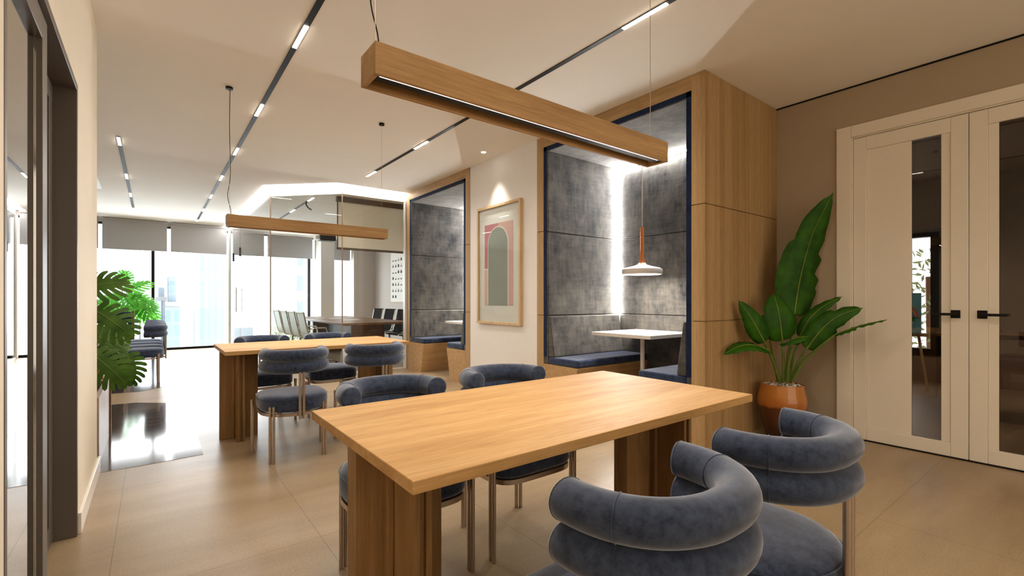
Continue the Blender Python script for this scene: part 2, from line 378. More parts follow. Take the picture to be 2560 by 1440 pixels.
# roller blinds
def blinds():
    spans = [(-4.15,-3.07,'far left, behind the reception wall'),(-3.02,-1.97,'left of the monstera plants'),(-1.93,-.895,'by the bright monstera'),(-.83,.253,'above the dark window mullion'),(.315,1.385,'just left of the glass meeting room wall'),
             (1.50,2.172,'behind the glass door of the meeting room'),(2.243,3.30,'in the middle of the meeting room window'),(3.36,4.28,'right of the white column in the meeting room')]
    for a, c, where in spans:
        if a < -1.95: continue
        top = 2.84 if c < 1.4 else 2.732
        if c < 1.4: top = 2.718+.12
        t = thing('roller_blind', 'grey roller blind drawn to a third, ' + where, 'blind', ((a+c)/2,12.84,2.18), group='grey roller blinds along the windows')
        w = (c-a)/2
        box('fabric', M['blind'], t, -w, w, -.003, .003, .02, top-2.18)
        box('bottom_bar', M['blind'], t, -w, w, -.008, .008, 0, .02, bevel=.003)
        MB().tube([(-w,.0,top-2.18-.03),(w,.0,top-2.18-.03)], .028, 12).build('roller', M['blind'], t, smooth=True)
blinds()

# ------------------------------------------------------------------ doors
def double_door():
    d = thing('door_1', 'cream double door with smoked glass strips and black lever handles', 'door', (4.48,0,0), kind='structure')
    b = MB(); b.box(-.02,.12,1.322,1.423,0,2.52); b.box(-.02,.12,-.147,-.046,0,2.52); b.box(-.02,.12,-.046,1.322,2.426,2.52)
    b.box(-.012,.03,1.312,1.322,0,2.426); b.box(-.012,.03,-.046,1.312,2.416,2.426)
    b.build('door_frame', M['door'], d, bevel=.004)
    for s in (1,-1):
        yc = .638
        def Y(y): return yc + s*(y-yc)
        def bx(mb,x0,x1,ya,yb,z0,z1):
            a, c = sorted((Y(ya),Y(yb))); mb.box(x0,x1,a,c,z0,z1)
        b = MB()
        bx(b,0,.042,1.310,1.224,.008,2.412); bx(b,0,.042,.732,.640,.008,2.412)          # stiles
        bx(b,0,.042,1.224,.732,.008,.105); bx(b,0,.042,1.224,.732,2.308,2.412)         # rails
        bx(b,.012,.03,1.224,.948,.105,2.308) if s == 1 else bx(b,.012,.03,1.224,1.20,.105,2.308)
        bx(b,.008,.034,.783,.732,.105,2.308)
        lf = b.build('door_leaf', M['door'], d, bevel=.003)
        g = MB(); bx(g,.018,.026,.948 if s == 1 else 1.20,.783,.105,2.308); g.build('glass_pane', M['glass_tint'], lf)
        h = MB(); bx(h,-.010,0,.730,.680,.990,1.046)
        h.tube([(-.045,Y(.703),1.018),(0,Y(.703),1.018)], .010, 10)
        bx(h,-.055,-.035,.828,.695,1.008,1.026)
        h.build('lever_handle', M['black'], lf, bevel=.002)
struct(box('trim_7', M['black'], None, 4.47,4.60,-.046,1.322,0,.0075), 'dark threshold strip added to block light leaking under the cream double door', 'threshold')  # added strip: closes the gap where light leaked under the leaves
double_door()

def sliding_door():
    d = thing('door_2', 'dark framed sliding glass door in the cream wall', 'door', (0,0,0), kind='structure')
    b = MB()
    b.box(-.485,-.283,3.0,3.03,0,2.14); b.box(-.485,-.283,1.64,3.0,2.11,2.14); b.box(-.485,-.283,1.64,1.665,0,2.11)
    b.build('door_frame', M['dark_alu'], d, bevel=.002)
    for (x0,x1,y0,y1) in ((-.345,-.300,1.667,2.343),(-.411,-.366,2.28,2.998)):
        s = .085; b = MB()
        b.box(x0,x1,y0,y0+s,.012,2.105); b.box(x0,x1,y1-s,y1,.012,2.105); b.box(x0,x1,y0+s,y1-s,.012,.1); b.box(x0,x1,y0+s,y1-s,2.02,2.105)
        l = b.build('sliding_leaf', M['dark_alu'], d, bevel=.002)
        box('glass_pane', M['glass_slide'], l, x0+.018,x0+.026,y0+s,y1-s,.1,2.02)
        g = MB(); g.box(x0+.0265,x0+.029,y1-s-.004,y1-s,.1,2.02); g.build('gasket', M['chrome'], l)
sliding_door()

# meeting room behind the double door
def side_room():
    b = MB(); b.box(8.4,8.5,-3.2,1.45,0,CEIL); b.box(8.4,8.5,2.6,4.0,0,CEIL); b.box(8.4,8.5,1.45,2.6,2.08,CEIL); b.box(8.4,8.5,1.45,2.6,0,.36); b.box(4.6,8.5,3.9,4.0,0,CEIL); b.box(4.6,8.5,-3.3,-3.2,0,CEIL)
    struct(b.build('wall_side_room', M['gray_block']), 'brown grey walls of the dim room behind the double door', 'wall')
    struct(box('trim_5', M['gray_block'], None, 4.6,8.5,-3.2,3.9,CEIL-.1,CEIL), 'dim ceiling of the room behind the double door', 'trim')
    w = thing('window_4', 'bright window seen through the smoked door glass', 'window', (8.4,0,0), kind='structure')
    b = MB(); b.box(-.02,.1,1.45,1.57,.36,2.08); b.box(-.02,.1,2.5,2.6,.36,2.08); b.box(-.02,.1,1.57,2.5,1.98,2.08); b.box(-.02,.1,1.57,2.5,.36,.45)
    b.build('window_frame', M['black'], w)
    box('pane', M['glass_win'], w, .03,.04,1.57,2.5,.45,1.98)
    t = thing('desk', 'brown desk seen dimly through the smoked door glass', 'desk', (6.5,.6,0))
    box('desk_top', M['walnut'], t, -.4,.4,-.9,.5,.76,.8, bevel=.004); box('side_panel', M['walnut'], t, -.35,.35,.3,.34,0,.76); box('side_panel', M['walnut'], t, -.35,.35,-.86,-.82,0,.76)
    t = thing('bench', 'dark teal padded bench behind the right door glass', 'bench', (5.6,-.02,0))
    box('seat', M['teal'], t, -.3,.3,-.5,.35,.40,.52, bevel=.03)
    box('backrest', M['teal'], t, .24,.34,-.5,.1,.56,.9, bevel=.03)
    for x in (-.22,.22):
        for y in (-.42,.27): box('leg', M['black'], t, x-.03,x+.03,y-.03,y+.03,0,.4)
    e = thing('easel', 'wooden easel holding a bright painting behind the door glass', 'easel', (7.6,1.70,0), 0)
    for s in (-1,1): MB().tube([(0,.25*s,0),(.06,.05*s,1.45)], .015, 8).build('leg', M['ash'], e, smooth=True)
    MB().tube([(.42,0,0),(.06,0,1.4)], .015, 8).build('leg', M['ash'], e, smooth=True)
    box('ledge', M['ash'], e, -.04,.05,-.25,.25,.66,.70)
    p = thing('painting', 'childlike painting of a rainbow and green hill on the easel', 'painting', (7.553,1.70,.701))
    box('canvas', plain('painted_sky', lin(120,200,220), .7, noise=.2), p, -.02,0,-.20,.20,.0,.5)
    b = MB(); b.add([(-.022,.15*math.cos(a),.15+.12*math.sin(a)) for a in [i*PI/10 for i in range(11)]], [tuple(range(11))]); b.build('green_hill', plain('painted_green', lin(70,160,60), .7, noise=.2), p)
    for k, c in enumerate(((226,90,90),(240,200,80),(110,140,220))):
        r = .17-.02*k; b = MB(); b.tube([(-.024,r*math.cos(i*PI/14),.2+r*math.sin(i*PI/14)) for i in range(15)], .009, 6); b.build('rainbow_band', plain('painted_band_%s' % 'abc'[k], lin(*c), .7, noise=.1), p)
    hd = thing('hedge', 'leafy green tree outside the window behind the double door', 'tree', (10.2,1.9,0))
    leaves = MB()
    for k in range(1500):
        c = Vector((random.gauss(0,.35), random.uniform(-1.6,1.6), random.uniform(.1,2.0)))
        d = Vector((random.gauss(0,1),random.gauss(0,1),random.gauss(0,1))).normalized()*.07; e2 = Vector((d.y,-d.x,random.uniform(-.03,.03)))*.6
        leaves.add([c-d, c+e2, c+d, c-e2], [(0,1,2,3)])
    leaves.build('foliage', M['hedge'], hd)
    MB().tube([(0,0,-.2),(.03,.02,1.5)], .06, 8).build('trunk', M['walnut'], hd, smooth=True)
room_fill_pts = [(6.0,0.2),(6.6,2.2),(7.2,-.6)]  # unseen ceiling lights added to brighten the room behind the door
for k, (x, y) in enumerate(room_fill_pts):
    d = thing('downlight', 'small ceiling spotlight added to brighten the dim room behind the double door, %s' % ('above the bench','by the easel','deepest in the room')[k], 'light', (x,y,CEIL-.1))
    MB().lathe([(.03,-.004),(.05,-.004),(.05,-.001)], seg=20).build('trim_ring', M['white_lac'], d, smooth=True)
side_room()

# ------------------------------------------------------------------ glass meeting room wall
def partition():
    w = thing('wall_glass', 'clear glass wall of the meeting room', 'glass wall', (0,0,0), kind='structure')
    pts = [(3.262,7.13),(2.26,7.13),(1.44,7.99),(1.44,11.10)]
    T = .006
    for i in range(3):
        a, b_ = Vector(pts[i]), Vector(pts[i+1]); d = (b_-a).normalized(); n = Vector((-d.y,d.x))*T
        MB().prism([tuple(a+d*.004-n),tuple(b_-d*.004-n),tuple(b_-d*.004+n),tuple(a+d*.004+n)], .02, 2.735).build('glass_panel', M['glass'], w)
    MB().box(1.434,1.446,12.16,12.80,.02,2.735).build('glass_panel', M['glass'], w)
    b = MB()
    for i in range(3):
        a, b_ = Vector(pts[i]), Vector(pts[i+1]); d = (b_-a).normalized(); n = Vector((-d.y,d.x))*.012
        for z0, z1 in ((0,.02),(2.71,2.735)):
            b.prism([tuple(a-n),tuple(b_-n),tuple(b_+n),tuple(a+n)], z0, z1)
    b.box(1.428,1.452,12.15,12.8,0,.02); b.build('channel', M['white_lac'], w)
    MB().box(1.41,1.47,12.80,12.90,0,2.735).build('end_post', M['white_lac'], w)
    MB().box(3.25,3.276,7.09,7.15,0,2.735).build('end_post', M['white_lac'], w)
    joint = plain('joint_seal', lin(150,130,112), .3, noise=.05)
    for x, y in ((2.26,7.13),(1.44,7.99)):
        MB().cyl(x,y,.02,2.735,.009,8).build('joint', joint, w)
    g = thing('door_3', 'frameless glass door with steel bar handles', 'door', (1.44,0,0), kind='structure')
    box('glass_leaf', M['glass'], g, -.006,.006,11.125,12.135,.015,2.72)
    for s in (-1,1):
        h = MB(); h.cyl(.055*s,11.28,.86,1.38,.012,12)
        for z in (.93,1.31): h.tube([(.006*s,11.28,z),(.055*s,11.28,z)], .007, 8)
        h.build('bar_handle', M['steel'], g, smooth=True)
    for z in (2.35,2.05):
        pass
    MB().box(-.02,.02,12.12,12.16,1.98,2.16).build('hinge', M['black'], g)
    MB().box(-.02,.02,11.11,11.15,2.02,2.20).build('hinge', M['black'], g)
    for y in (11.112,12.145): MB().cyl(0,y,.015,2.72,.006,8).build('joint', joint, g)
partition()

# ------------------------------------------------------------------ seating booths
def seating_booth(y0, y1, label, near):
    """oak box with velvet lining; y0 nearer end, y1 farther end"""
    X0, X1 = 3.277, 4.478
    t = thing('seating_booth', label, 'booth', (0,0,0), group='oak seating booths along the right wall')
    seams = (.956, 1.843); g = .0035
    zs = [(0.0,seams[0]-g),(seams[0]+g,seams[1]-g),(seams[1]+g,CEIL-.002)]
    for ya, yb, nm in ((y0,y0+.11,'side_panel'),(y1-.107,y1,'side_panel')):
        b = MB()
        for z0, z1 in zs: b.box(X0,X1,ya,yb,z0,z1)
        b.box(X0+.014,X1,ya+.014,yb-.006,.002,CEIL-.004)
        b.build(nm, M['booth_z'], t)
    MB().box(X0,X1,y0+.1105,y1-.1075,2.726,CEIL-.002).build('header', M['booth_y'], t)
    a, c = y0+.1105, y1-.1075           # clear opening between posts
    s2 = ((.0,.953-g),(.953+g,1.831-g),(1.831+g,2.672))
    b = MB()
    for z0, z1 in s2: b.box(X0+.004,4.40,a,a+.044,max(z0,.45),z1)
    b.build('side_lining', M['vel_booth'], t, bevel=.006)
    b = MB()
    for z0, z1 in s2: b.box(X0+.004,4.40,c-.069,c,max(z0,.45),z1)
    b.build('side_lining', M['vel_booth'], t, bevel=.006)
    b = MB()
    for z0, z1 in s2: b.box(4.389,4.47,a+.0445,c-.10,max(z0,.01),z1-(.03 if z1 > 2 else 0))
    b.build('back_lining', M['vel_booth'], t, bevel=.006)
    MB().box(X0+.004,4.47,a,c,2.674,2.7255).build('ceiling_lining', M['vel_booth'], t, bevel=.006)
    b = MB(); b.box(X0+.0005,X0+.004,a,a+.044,.52,2.7255); b.box(X0+.0005,X0+.004,c-.045,c,.52,2.7255); b.box(X0+.0005,X0+.004,a,c,2.682,2.7255)
    b.build('velvet_edge', M['vel_navy'], t)  # same velvet as the lining, its shaded look put into a navy copy
    # light profile in the back corner: upright and along the top of the back
    b = MB(); b.box(4.372,4.387,c-.098,c-.0705,.955,2.66); b.box(4.36,4.387,a+.05,c-.10,2.657,2.671)
    b.build('light_strip', M['led_booth'], t)
    MB().box(4.415,4.47,c-.0995,c-.0695,.01,2.672).build('strip_channel', M['white_lac'], t)
    # benches
    for side in (1, -1):
        wy = c if side == 1 else a
        def Y(d): return wy - side*d
        lab = 'bench with oak plinth and navy cushion, %s side of the %s booth' % (('far' if side == 1 else 'near'), 'nearer' if near else 'farther')
        bn = thing('booth_bench', lab, 'bench', (0,0,0), group='upholstered booth benches')
        q = [(X0-.002,Y(0.0005),0),(4.386,Y(0.0005),0),(4.386,Y(.40),0),(X0-.002,Y(.40),0),(X0-.002,Y(0.0005),.445),(4.386,Y(0.0005),.445),(4.386,Y(.50),.445),(X0-.002,Y(.50),.445)]
        MB().hexa(q).build('plinth', M['bench'], bn)
        ya, yb = sorted((Y(.072 if side == 1 else .047),Y(.50)))
        MB().box(X0+.0,4.384,ya,yb,.4455,.522).build('seat_cushion', M['vel_cush'], bn, bevel=.022, seg=4)
        d0 = .07 if side == 1 else .045
        q = [(X0+.004,Y(d0),.523),(4.384,Y(d0),.523),(4.384,Y(d0+.09),.523),(X0+.004,Y(d0+.09),.523),(X0+.004,Y(d0),.945),(4.384,Y(d0),.945),(4.384,Y(d0+.03),.945),(X0+.004,Y(d0+.03),.945)]
        MB().hexa(q).build('back_cushion', M['vel_booth'], bn, bevel=.012, seg=3)
    yc = (y0+y1)/2 + .155 if near else (y0+y1)/2
    tb = thing('booth_table', 'white square table on slim post in the %s booth' % ('nearer' if near else 'farther'), 'table', (0,0,0), group='white booth tables')
    MB().box(3.65,4.386,yc-.365,yc+.365,.748,.783).build('table_top', M['white_lac'], tb, bevel=.003)
    MB().cyl(4.02,yc,.012,.748,.022,16).build('post', M['white_lac'], tb, smooth=True)
    MB().lathe([(.19,0),(.19,.008),(.18,.012)],4.02,yc).build('base_plate', M['white_lac'], tb, smooth=True)
    lp = thing('pendant_lamp', 'white disc pendant with orange wooden neck over the %s booth table' % ('nearer' if near else 'farther'), 'lamp', (4.0,yc-.01,0), group='disc pendants in the booths')
    MB().lathe([(.192,1.379),(.203,1.390),(.205,1.412),(.200,1.432),(.180,1.444),(.09,1.466),(.045,1.482),(.034,1.50)]).build('shade', M['white_lac'], lp, smooth=True)
    MB().lathe([(.001,1.3775),(.188,1.3775),(.188,1.379),(.001,1.379)]).build('diffuser', M['led_lamp'], lp)
    MB().lathe([(.036,1.498),(.028,1.512),(.022,1.54),(.019,1.60),(.018,1.865)], seg=24).build('neck', M['lamp_wood'], lp, smooth=True)
    MB().tube([(0,0,1.86),(.004,.003,2.1),(0,0,2.4),(0,0,2.673)], .0035, 8).build('cord', M['cord'], lp, smooth=True)
seating_booth(1.894, 3.822, 'oak seating booth with grey velvet lining, right of the framed print and nearer', True)
seating_booth(5.161, 7.072, 'oak seating booth with grey velvet lining, left of the framed print and farther', False)

# ------------------------------------------------------------------ framed print
def print_frame():
    f = thing('framed_print', 'large pale framed print with pink panel and grey green arch on the white wall', 'picture', (3.28,0,0))
    y0, y1, z0, z1 = 4.071, 4.944, .826, 2.256; t = .03
    b = MB(); b.box(-.04,0,y0,y0+t,z0,z1); b.box(-.04,0,y1-t,y1,z0,z1); b.box(-.04,0,y0+t,y1-t,z0,z0+t); b.box(-.04,0,y0+t,y1-t,z1-t,z1)
    b.build('frame', M['ash'], f, bevel=.002)
    box('mount', M['paper'], f, -.015,-.001,y0+t,y1-t,z0+t,z1-t)
    a0, a1, c0, c1 = 4.224, 4.80, 1.05, 2.034
    art = box('print', plain('print_pink', lin(226,186,180), .8, noise=.06), f, -.0165,-.015,a0,a1,c0,c1)
    box('rose_panel', plain('print_rose', lin(206,130,140), .8, noise=.06), art, -.0172,-.0166,4.52,a1,1.50,c1)
    b = MB(); xs = []
    def arch(yc, r, zb, zt, x, nm, m):
        pts = [(x,yc-r,zb),(x,yc+r,zb)] + [(x,yc+r*math.cos(i*PI/20),zt-r+r*math.sin(i*PI/20)) for i in range(21)]
        MB().add(pts, [tuple(range(len(pts)))]).build(nm, m, art)
    arch(4.52,.212,c0,2.0,-.0178,'arch_outline', plain('print_cream', lin(240,228,218), .8, noise=.03))
    arch(4.525,.196,c0,1.985,-.0184,'arch', plain('print_sage', lin(160,168,160), .8, noise=.25, nscale=2))
    box('side_outline', plain('print_ivory', lin(244,234,226), .8, noise=.03), art, -.0176,-.0173,4.728,a1,c0,1.50)
    box('side_panel', plain('print_blush', lin(232,192,184), .8, noise=.04), art, -.0182,-.0177,4.740,a1,c0,1.485)
    box('glazing', M['glass'], f, -.030,-.028,y0+t,y1-t,z0+t,z1-t)
print_frame()

# ------------------------------------------------------------------ tables
def cross_leg(b_name, par, xl, xs, xr, yc, zt, ys):
    """cruciform oak leg: one board along x, one twin board along y"""
    b = MB(); w = .052
    b.box(xl, xs-.0005, yc-.032, yc+.032, 0, zt); b.box(xs+w+.0005, xr, yc-.032, yc+.032, 0, zt)
    b.box(xl+.006, xs-.001, yc-.045, yc-.0325, 0, zt-.001) if False else None
    b.box(xs, xs+.017, yc-ys, yc+ys, 0, zt); b.box(xs+w-.017, xs+w, yc-ys, yc+ys, 0, zt)
    b.box(xs+.0175, xs+w-.0175, yc-ys+.012, yc+ys-.012, 0, zt)
    b.box(xs+w+.001, xs+w+.02, yc-.06, yc+.06, 0, zt); b.box(xs-.02, xs-.001, yc-.06, yc+.06, 0, zt)
    return b.build(b_name, M['table_z'], par, bevel=.002)
def oak_table(x0, x1, y0, y1, label):
    t = thing('dining_table', label, 'table', ((x0+x1)/2,(y0+y1)/2,0), group='oak tables with cross legs')
    ox, oy = (x0+x1)/2, (y0+y1)/2
    MB().box(x0-ox,x1-ox,y0-oy,y1-oy,.705,.735).build('table_top', M['table_x'], t, bevel=.002)
    cross_leg('leg', t, x0-ox+.004, x0-ox+.105, x0-ox+.272, 0, .7045, .19)
    cross_leg('leg', t, x1-ox-.335, x1-ox-.157, x1-ox-.012, 0, .7045, .19)
oak_table(.436,1.935,.911,1.709, 'long oak table with cross shaped legs in the foreground')
oak_table(.42,1.885,4.008,4.79, 'long oak table standing farther back by the glass meeting room')

# ------------------------------------------------------------------ velvet chairs
def d_outline(k=1.0, n=64):
    """half moon seat outline, flat at the front (+y)"""
    pts = []
    for i in range(n):
        a = 2*PI*i/n; ca, sa = math.cos(a), math.sin(a)
        if sa >= 0: ex, hw, hd = 5.0, .226, .235
        else: ex, hw, hd = 2.15, .226, .225
        r = (abs(ca/hw)**ex + abs(sa/hd)**ex)**(-1/ex)
        pts.append((r*ca*k, -.012 + r*sa*k))
    return pts
def ring_at(inset, z):
    k = 1 - inset/.226
    return [(x,y,z) for x, y in d_outline(k)]
def back_path(n=48, r=.19, dep=.20, extra=.012, yb=-.235):
    """C shaped plan of the back roll, open to the front"""
    pts = []
    ex = 2.25
    for i in range(n+1):
        a = PI + PI*i/n
        ca, sa = math.cos(a), math.sin(a)
        q = (abs(ca/r)**ex + abs(sa/dep)**ex)**(-1/ex)
        pts.append((q*ca, yb+dep+q*sa))
    pts = [(pts[0][0]+.002, pts[0][1]+extra)] + pts + [(pts[-1][0]-.002, pts[-1][1]+extra)]
    return pts
def roll(zc, r):
    path = back_path(); b = MB()
    P = [Vector((x,y,zc)) for x, y in path]
    d0 = (P[0]-P[1]).normalized(); d1 = (P[-1]-P[-2]).normalized()
    pts = [P[0]+d0*.0] + P + [P[-1]]
    pts = [P[0]+d0*.006, P[0]+d0*.0045] + P + [P[-1]+d1*.0045, P[-1]+d1*.006]
    rs = [r*.88, r*.965] + [r]*len(P) + [r*.965, r*.88]
    b.tube(pts, rs, 28)
    return b, P
def make_chair():
    t = thing('velvet_chair', 'chair', 'chair')
    b = MB()
    prof = [(.03,.340),(.008,.346),(0,.360),(-.002,.395),(0,.425),(.006,.440),(.02,.450),(.05,.457),(.10,.461),(.16,.463),(.2,.464)]
    b.rings([ring_at(i,z) for i, z in prof])
    seat = b.build('seat', M['vel_chair'], t, smooth=True, angle=70)
    b = MB(); b.tube([(x*1.004,y*1.004,.432) for x, y in d_outline(1.0)], .0022, 6, closed=True); b.build('piping', M['vel_chair'], seat, smooth=True)
    o = [Vector((x,y)) for x, y in d_outline(.985)]; i_ = [Vector((x,y)) for x, y in d_outline(.9)]
    b = MB(); n = len(o)
    b.add([(p.x,p.y,.318) for p in o]+[(p.x,p.y,.318) for p in i_]+[(p.x,p.y,.339) for p in o]+[(p.x,p.y,.339) for p in i_],
          [(k,(k+1)%n,n+(k+1)%n,n+k) for k in range(n)]+[(2*n+k,3*n+k,3*n+(k+1)%n,2*n+(k+1)%n) for k in range(n)]+
          [(k,2*n+k,2*n+(k+1)%n,(k+1)%n) for k in range(n)]+[(n+k,n+(k+1)%n,3*n+(k+1)%n,3*n+k) for k in range(n)])
    b.build('seat_frame', M['steel'], t, smooth=True)
    for zc in (.734,.652):
        b, P = roll(zc, .0425 if zc < .7 else .042)
        ro = b.build('back_roll', M['vel_chair'], t, smooth=True, angle=50)
        for k, rr, d in ((9,.0426,P[10]-P[8]),(len(P)-10,.0426,P[-9]-P[-11]),(0,.0422,P[1]-P[0]),(len(P)-1,.0422,P[-1]-P[-2])):
            s = MB(); c = P[k]; d = d.normalized(); u = Vector((0,0,1)); v = d.cross(u)
            s.tube([c+(u*math.cos(2*PI*j/28)+v*math.sin(2*PI*j/28))*rr for j in range(28)], .0012, 5, closed=True)
            s.build('seam', M['vel_chair'], ro, smooth=True)
    def pair(name, x, y, ang, z0, z1, r=.0098):
        b = MB(); dx, dy = .0116*math.cos(ang), .0116*math.sin(ang)
        b.cyl(x-dx,y-dy,z0,z1,r,14); b.cyl(x+dx,y+dy,z0,z1,r,14)
        return b
    for s in (-1,1):
        pair('leg', .241*s, .17, PI/2, 0, .388).build('leg', M['steel'], t, smooth=True)
        pair('leg', .172*s, -.172, .55*s+0, 0, .388).build('leg', M['steel'], t, smooth=True)
    b = pair('post', 0, -.254, 0, .300, .625); b.box(-.02,.02,-.246,-.21,.318,.338)
    b.build('back_post', M['steel'], t, smooth=True)
    return t
CH = 'blue velvet chairs with double roll backs'
ch = make_chair()
first = [True]
def place_chair(x, y, rz, label):
    if first[0]:
        first[0] = False; ch.location = (x,y,0); ch.rotation_euler = (0,0,rz); ch['label'] = label; ch['group'] = CH
        return ch
    return dup(ch, (x,y,0), rz, label, CH)
place_chair(.825,.675,0,'grey blue velvet chair closest to the viewpoint, at the near side of the foreground table')
place_chair(1.405,.675,0,'grey blue velvet chair at the foreground table, nearest the cream double door')
place_chair(.805,1.81,PI,'blue velvet chair on the far side of the foreground table, left one')
place_chair(1.395,1.81,PI,'blue velvet chair across the foreground table, right one by the print wall')
place_chair(.815,3.69,0,'blue velvet chair whose whole back and steel legs show, left at the farther table')
place_chair(1.41,3.69,0,'blue velvet chair with its back to us, right one at the farther table')
place_chair(.815,4.86,PI,'dark velvet chair behind the farther table, left one by the glass door')
place_chair(1.415,4.86,PI,'dark velvet chair behind the farther table, right one before the meeting room')
lab = ['first of the row of blue chairs left of the farther table, nearest to us','second of the row of blue chairs by the reception counter','third of the row of blue chairs by the reception counter','fourth and farthest of the row of blue chairs by the window']
for k in range(4): place_chair(-.11, 8.105+.585*k, PI/2, lab[k])

# ------------------------------------------------------------------ beam pendants
def beam(x0, x1, y0, y1, z0, z1, label, cx):
    t = thing('beam_pendant', label, 'lamp', (0,0,0), group='oak beam pendant lights')
    w = .012; b = MB()
    b.box(x0,x1,y0,y0+w,z0,z1); b.box(x0,x1,y1-w,y1,z0,z1); b.box(x0,x0+w,y0+w,y1-w,z0,z1); b.box(x1-w,x1,y0+w,y1-w,z0,z1); b.box(x0+w,x1-w,y0+w,y1-w,z1-w,z1)
    b.build('housing', M['pend'], t, bevel=.0012)
    MB().box(x0+w+.002,x1-w-.002,y0+w+.0005,y0+w+.046,z0+.007,z1-w-.001).build('light_channel', M['black'], t)
    MB().box(x0+.02,x1-.05,y0+w+.001,y0+w+.010,z0+.0035,z0+.0065).build('led_bar', M['led_soft'], t)
    for k, x in enumerate(cx):
        MB().tube([(x,(y0+y1)/2,z1),(x,(y0+y1)/2,CEIL-.015)], .0014, 6).build('cable', M['steel'], t)
        MB().lathe([(.0,CEIL-.018),(.026,CEIL-.018),(.026,CEIL-.002)], x, (y0+y1)/2, 20).build('canopy', M['black'], t, smooth=True)
    x, y = cx[0], (y0+y1)/2; L = CEIL-z1
    pts = [(x+.012,y,z1+.0),(x+.008,y,z1+.05*L),(x-.012,y+.004,z1+.15*L),(x+.005,y,z1+.27*L),(x+.007,y,z1+.42*L),(x+.001,y-.003,z1+.7*L),(x+.006,y,CEIL-.016)]
    # smooth the cord
    out = []
    for i in range(len(pts)-1):
        p0 = Vector(pts[max(i-1,0)]); p1 = Vector(pts[i]); p2 = Vector(pts[i+1]); p3 = Vector(pts[min(i+2,len(pts)-1)])
        for j in range(6):
            u = j/6; out.append(.5*((2*p1)+(p2-p0)*u+(2*p0-5*p1+4*p2-p3)*u*u+(3*p1-p0-3*p2+p3)*u**3))
    out.append(Vector(pts[-1]))
    MB().tube(out, .0022, 6).build('power_cord', M['black'], t, smooth=True)
beam(.486,1.854,1.25,1.363,1.744,1.835,'long oak beam light hanging over the foreground table',(.487+.02,1.80))
beam(.471,1.816,4.345,4.458,1.713,1.807,'long oak beam light hanging over the farther table',(.492,1.775))

# ------------------------------------------------------------------ tracks and spots
def track(x, y0, y1, segs, label, z=CEIL, L=.32, spot=None):
    t = thing('track_light', label, 'light', (x,0,z), group='black ceiling track lights')
    MB().box(-.018,.018,y0,y1,-.006,-.001).build('rail', M['black'], t)
    for s in segs: MB().box(-.014,.014,s,s+L,-.009,-.0062).build('light_segment', M['led_track'], t)
    if spot is not None:
        MB().tube([(0,spot,-.006),(.0,spot,-.05),(.03,spot-.02,-.1),(.07,spot-.05,-.13)], .012, 8).build('spot_head', M['black'], t, smooth=True)
track(.765,-2.6,12.5,[.13,1.62]+[3.11+1.49*k for k in range(7)],'longest black track light, running to the window in the middle of the ceiling')
track(-.29,6.44,11.62,[6.46,8.28,9.73,11.28],'short black track light on the left of the ceiling')
track(2.364,-2.6,6.41,[-1.38,.11,1.60,3.09,4.58,6.08],'black track light crossing above the foreground beam pendant')
track(2.01,7.75,10.3,[7.76,9.0],'black track light with a curved spot inside the meeting room', z=2.735, spot=8.2)
d = thing('downlight', 'small round spotlight in the ceiling above the framed print', 'light', (3.06,4.527,CEIL))
MB().lathe([(.02,-.004),(.042,-.004),(.042,-.001)], seg=24).build('trim_ring', M['white_lac'], d, smooth=True)
MB().lathe([(.0005,-.0055),(.026,-.0055),(.026,-.0045)], seg=24).build('lens', M['led'], d)
v = thing('air_vent', 'narrow white slot in the ceiling on the far left', 'vent', (-.65,9.3,CEIL))
MB().box(-.03,.03,-.9,.35,-.006,-.001).build('vent_frame', M['white_lac'], v)

# ------------------------------------------------------------------ potted banana plant
def blade(rib, hw, normal, fold=.25, notch=(), n=26):
    """leaf blade along a smoothed midrib; hw = half width; notch = splits (t, side, depth)"""
    rib = [Vector(p) for p in rib]
    def cr(t):
        m = len(rib)-1; s = min(int(t*m), m-1); u = t*m-s
        p0 = rib[max(s-1,0)]; p1 = rib[s]; p2 = rib[s+1]; p3 = rib[min(s+2,m)]
        return .5*((2*p1)+(p2-p0)*u+(2*p0-5*p1+4*p2-p3)*u*u+(3*p1-p0-3*p2+p3)*u**3)
    b = MB(); rows = []
    for i in range(n+1):
        t = i/n; p = cr(t); tg = (cr(min(t+.02,1))-cr(max(t-.02,0))).normalized()
        side = tg.cross(normal).normalized(); up = side.cross(tg).normalized()
        w = hw*(max(math.sin(PI*min(1,(t*1.02+.015))**.72),0)**.62) if t < 1 else .002
        row = []
        for sgn in (-1,1):
            k = 1.0
            for (nt_, ns, nd) in notch:
                if ns == sgn:
                    dlt = t-nt_
                    if 0 <= dlt < .16: k = min(k, 1-nd*(1-dlt/.16))
            row.append((sgn, w*k))
        pts = [p + side*(-1)*row[0][1] - up*fold*row[0][1]*.6, p - side*row[0][1]*.5 - up*fold*row[0][1]*.18, p, p + side*row[1][1]*.5 - up*fold*row[1][1]*.18, p + side*row[1][1] - up*fold*row[1][1]*.6]
        wv = .004*math.sin(i*1.7)
        pts[0] += up*wv; pts[4] -= up*wv
        rows.append(pts)
    vs = [q for r in rows for q in r]; fs = []
    for i in range(n):
        for j in range(4): fs.append((i*5+j, i*5+j+1, i*5+5+j+1, i*5+5+j))
    b.add(vs, fs)
    rb = MB(); pts = [cr(i/20)+normal.normalized()*.002 for i in range(20)]
    rb.tube(pts, [.0055*(1-.75*i/19) for i in range(20)], 6)
    return b, rb
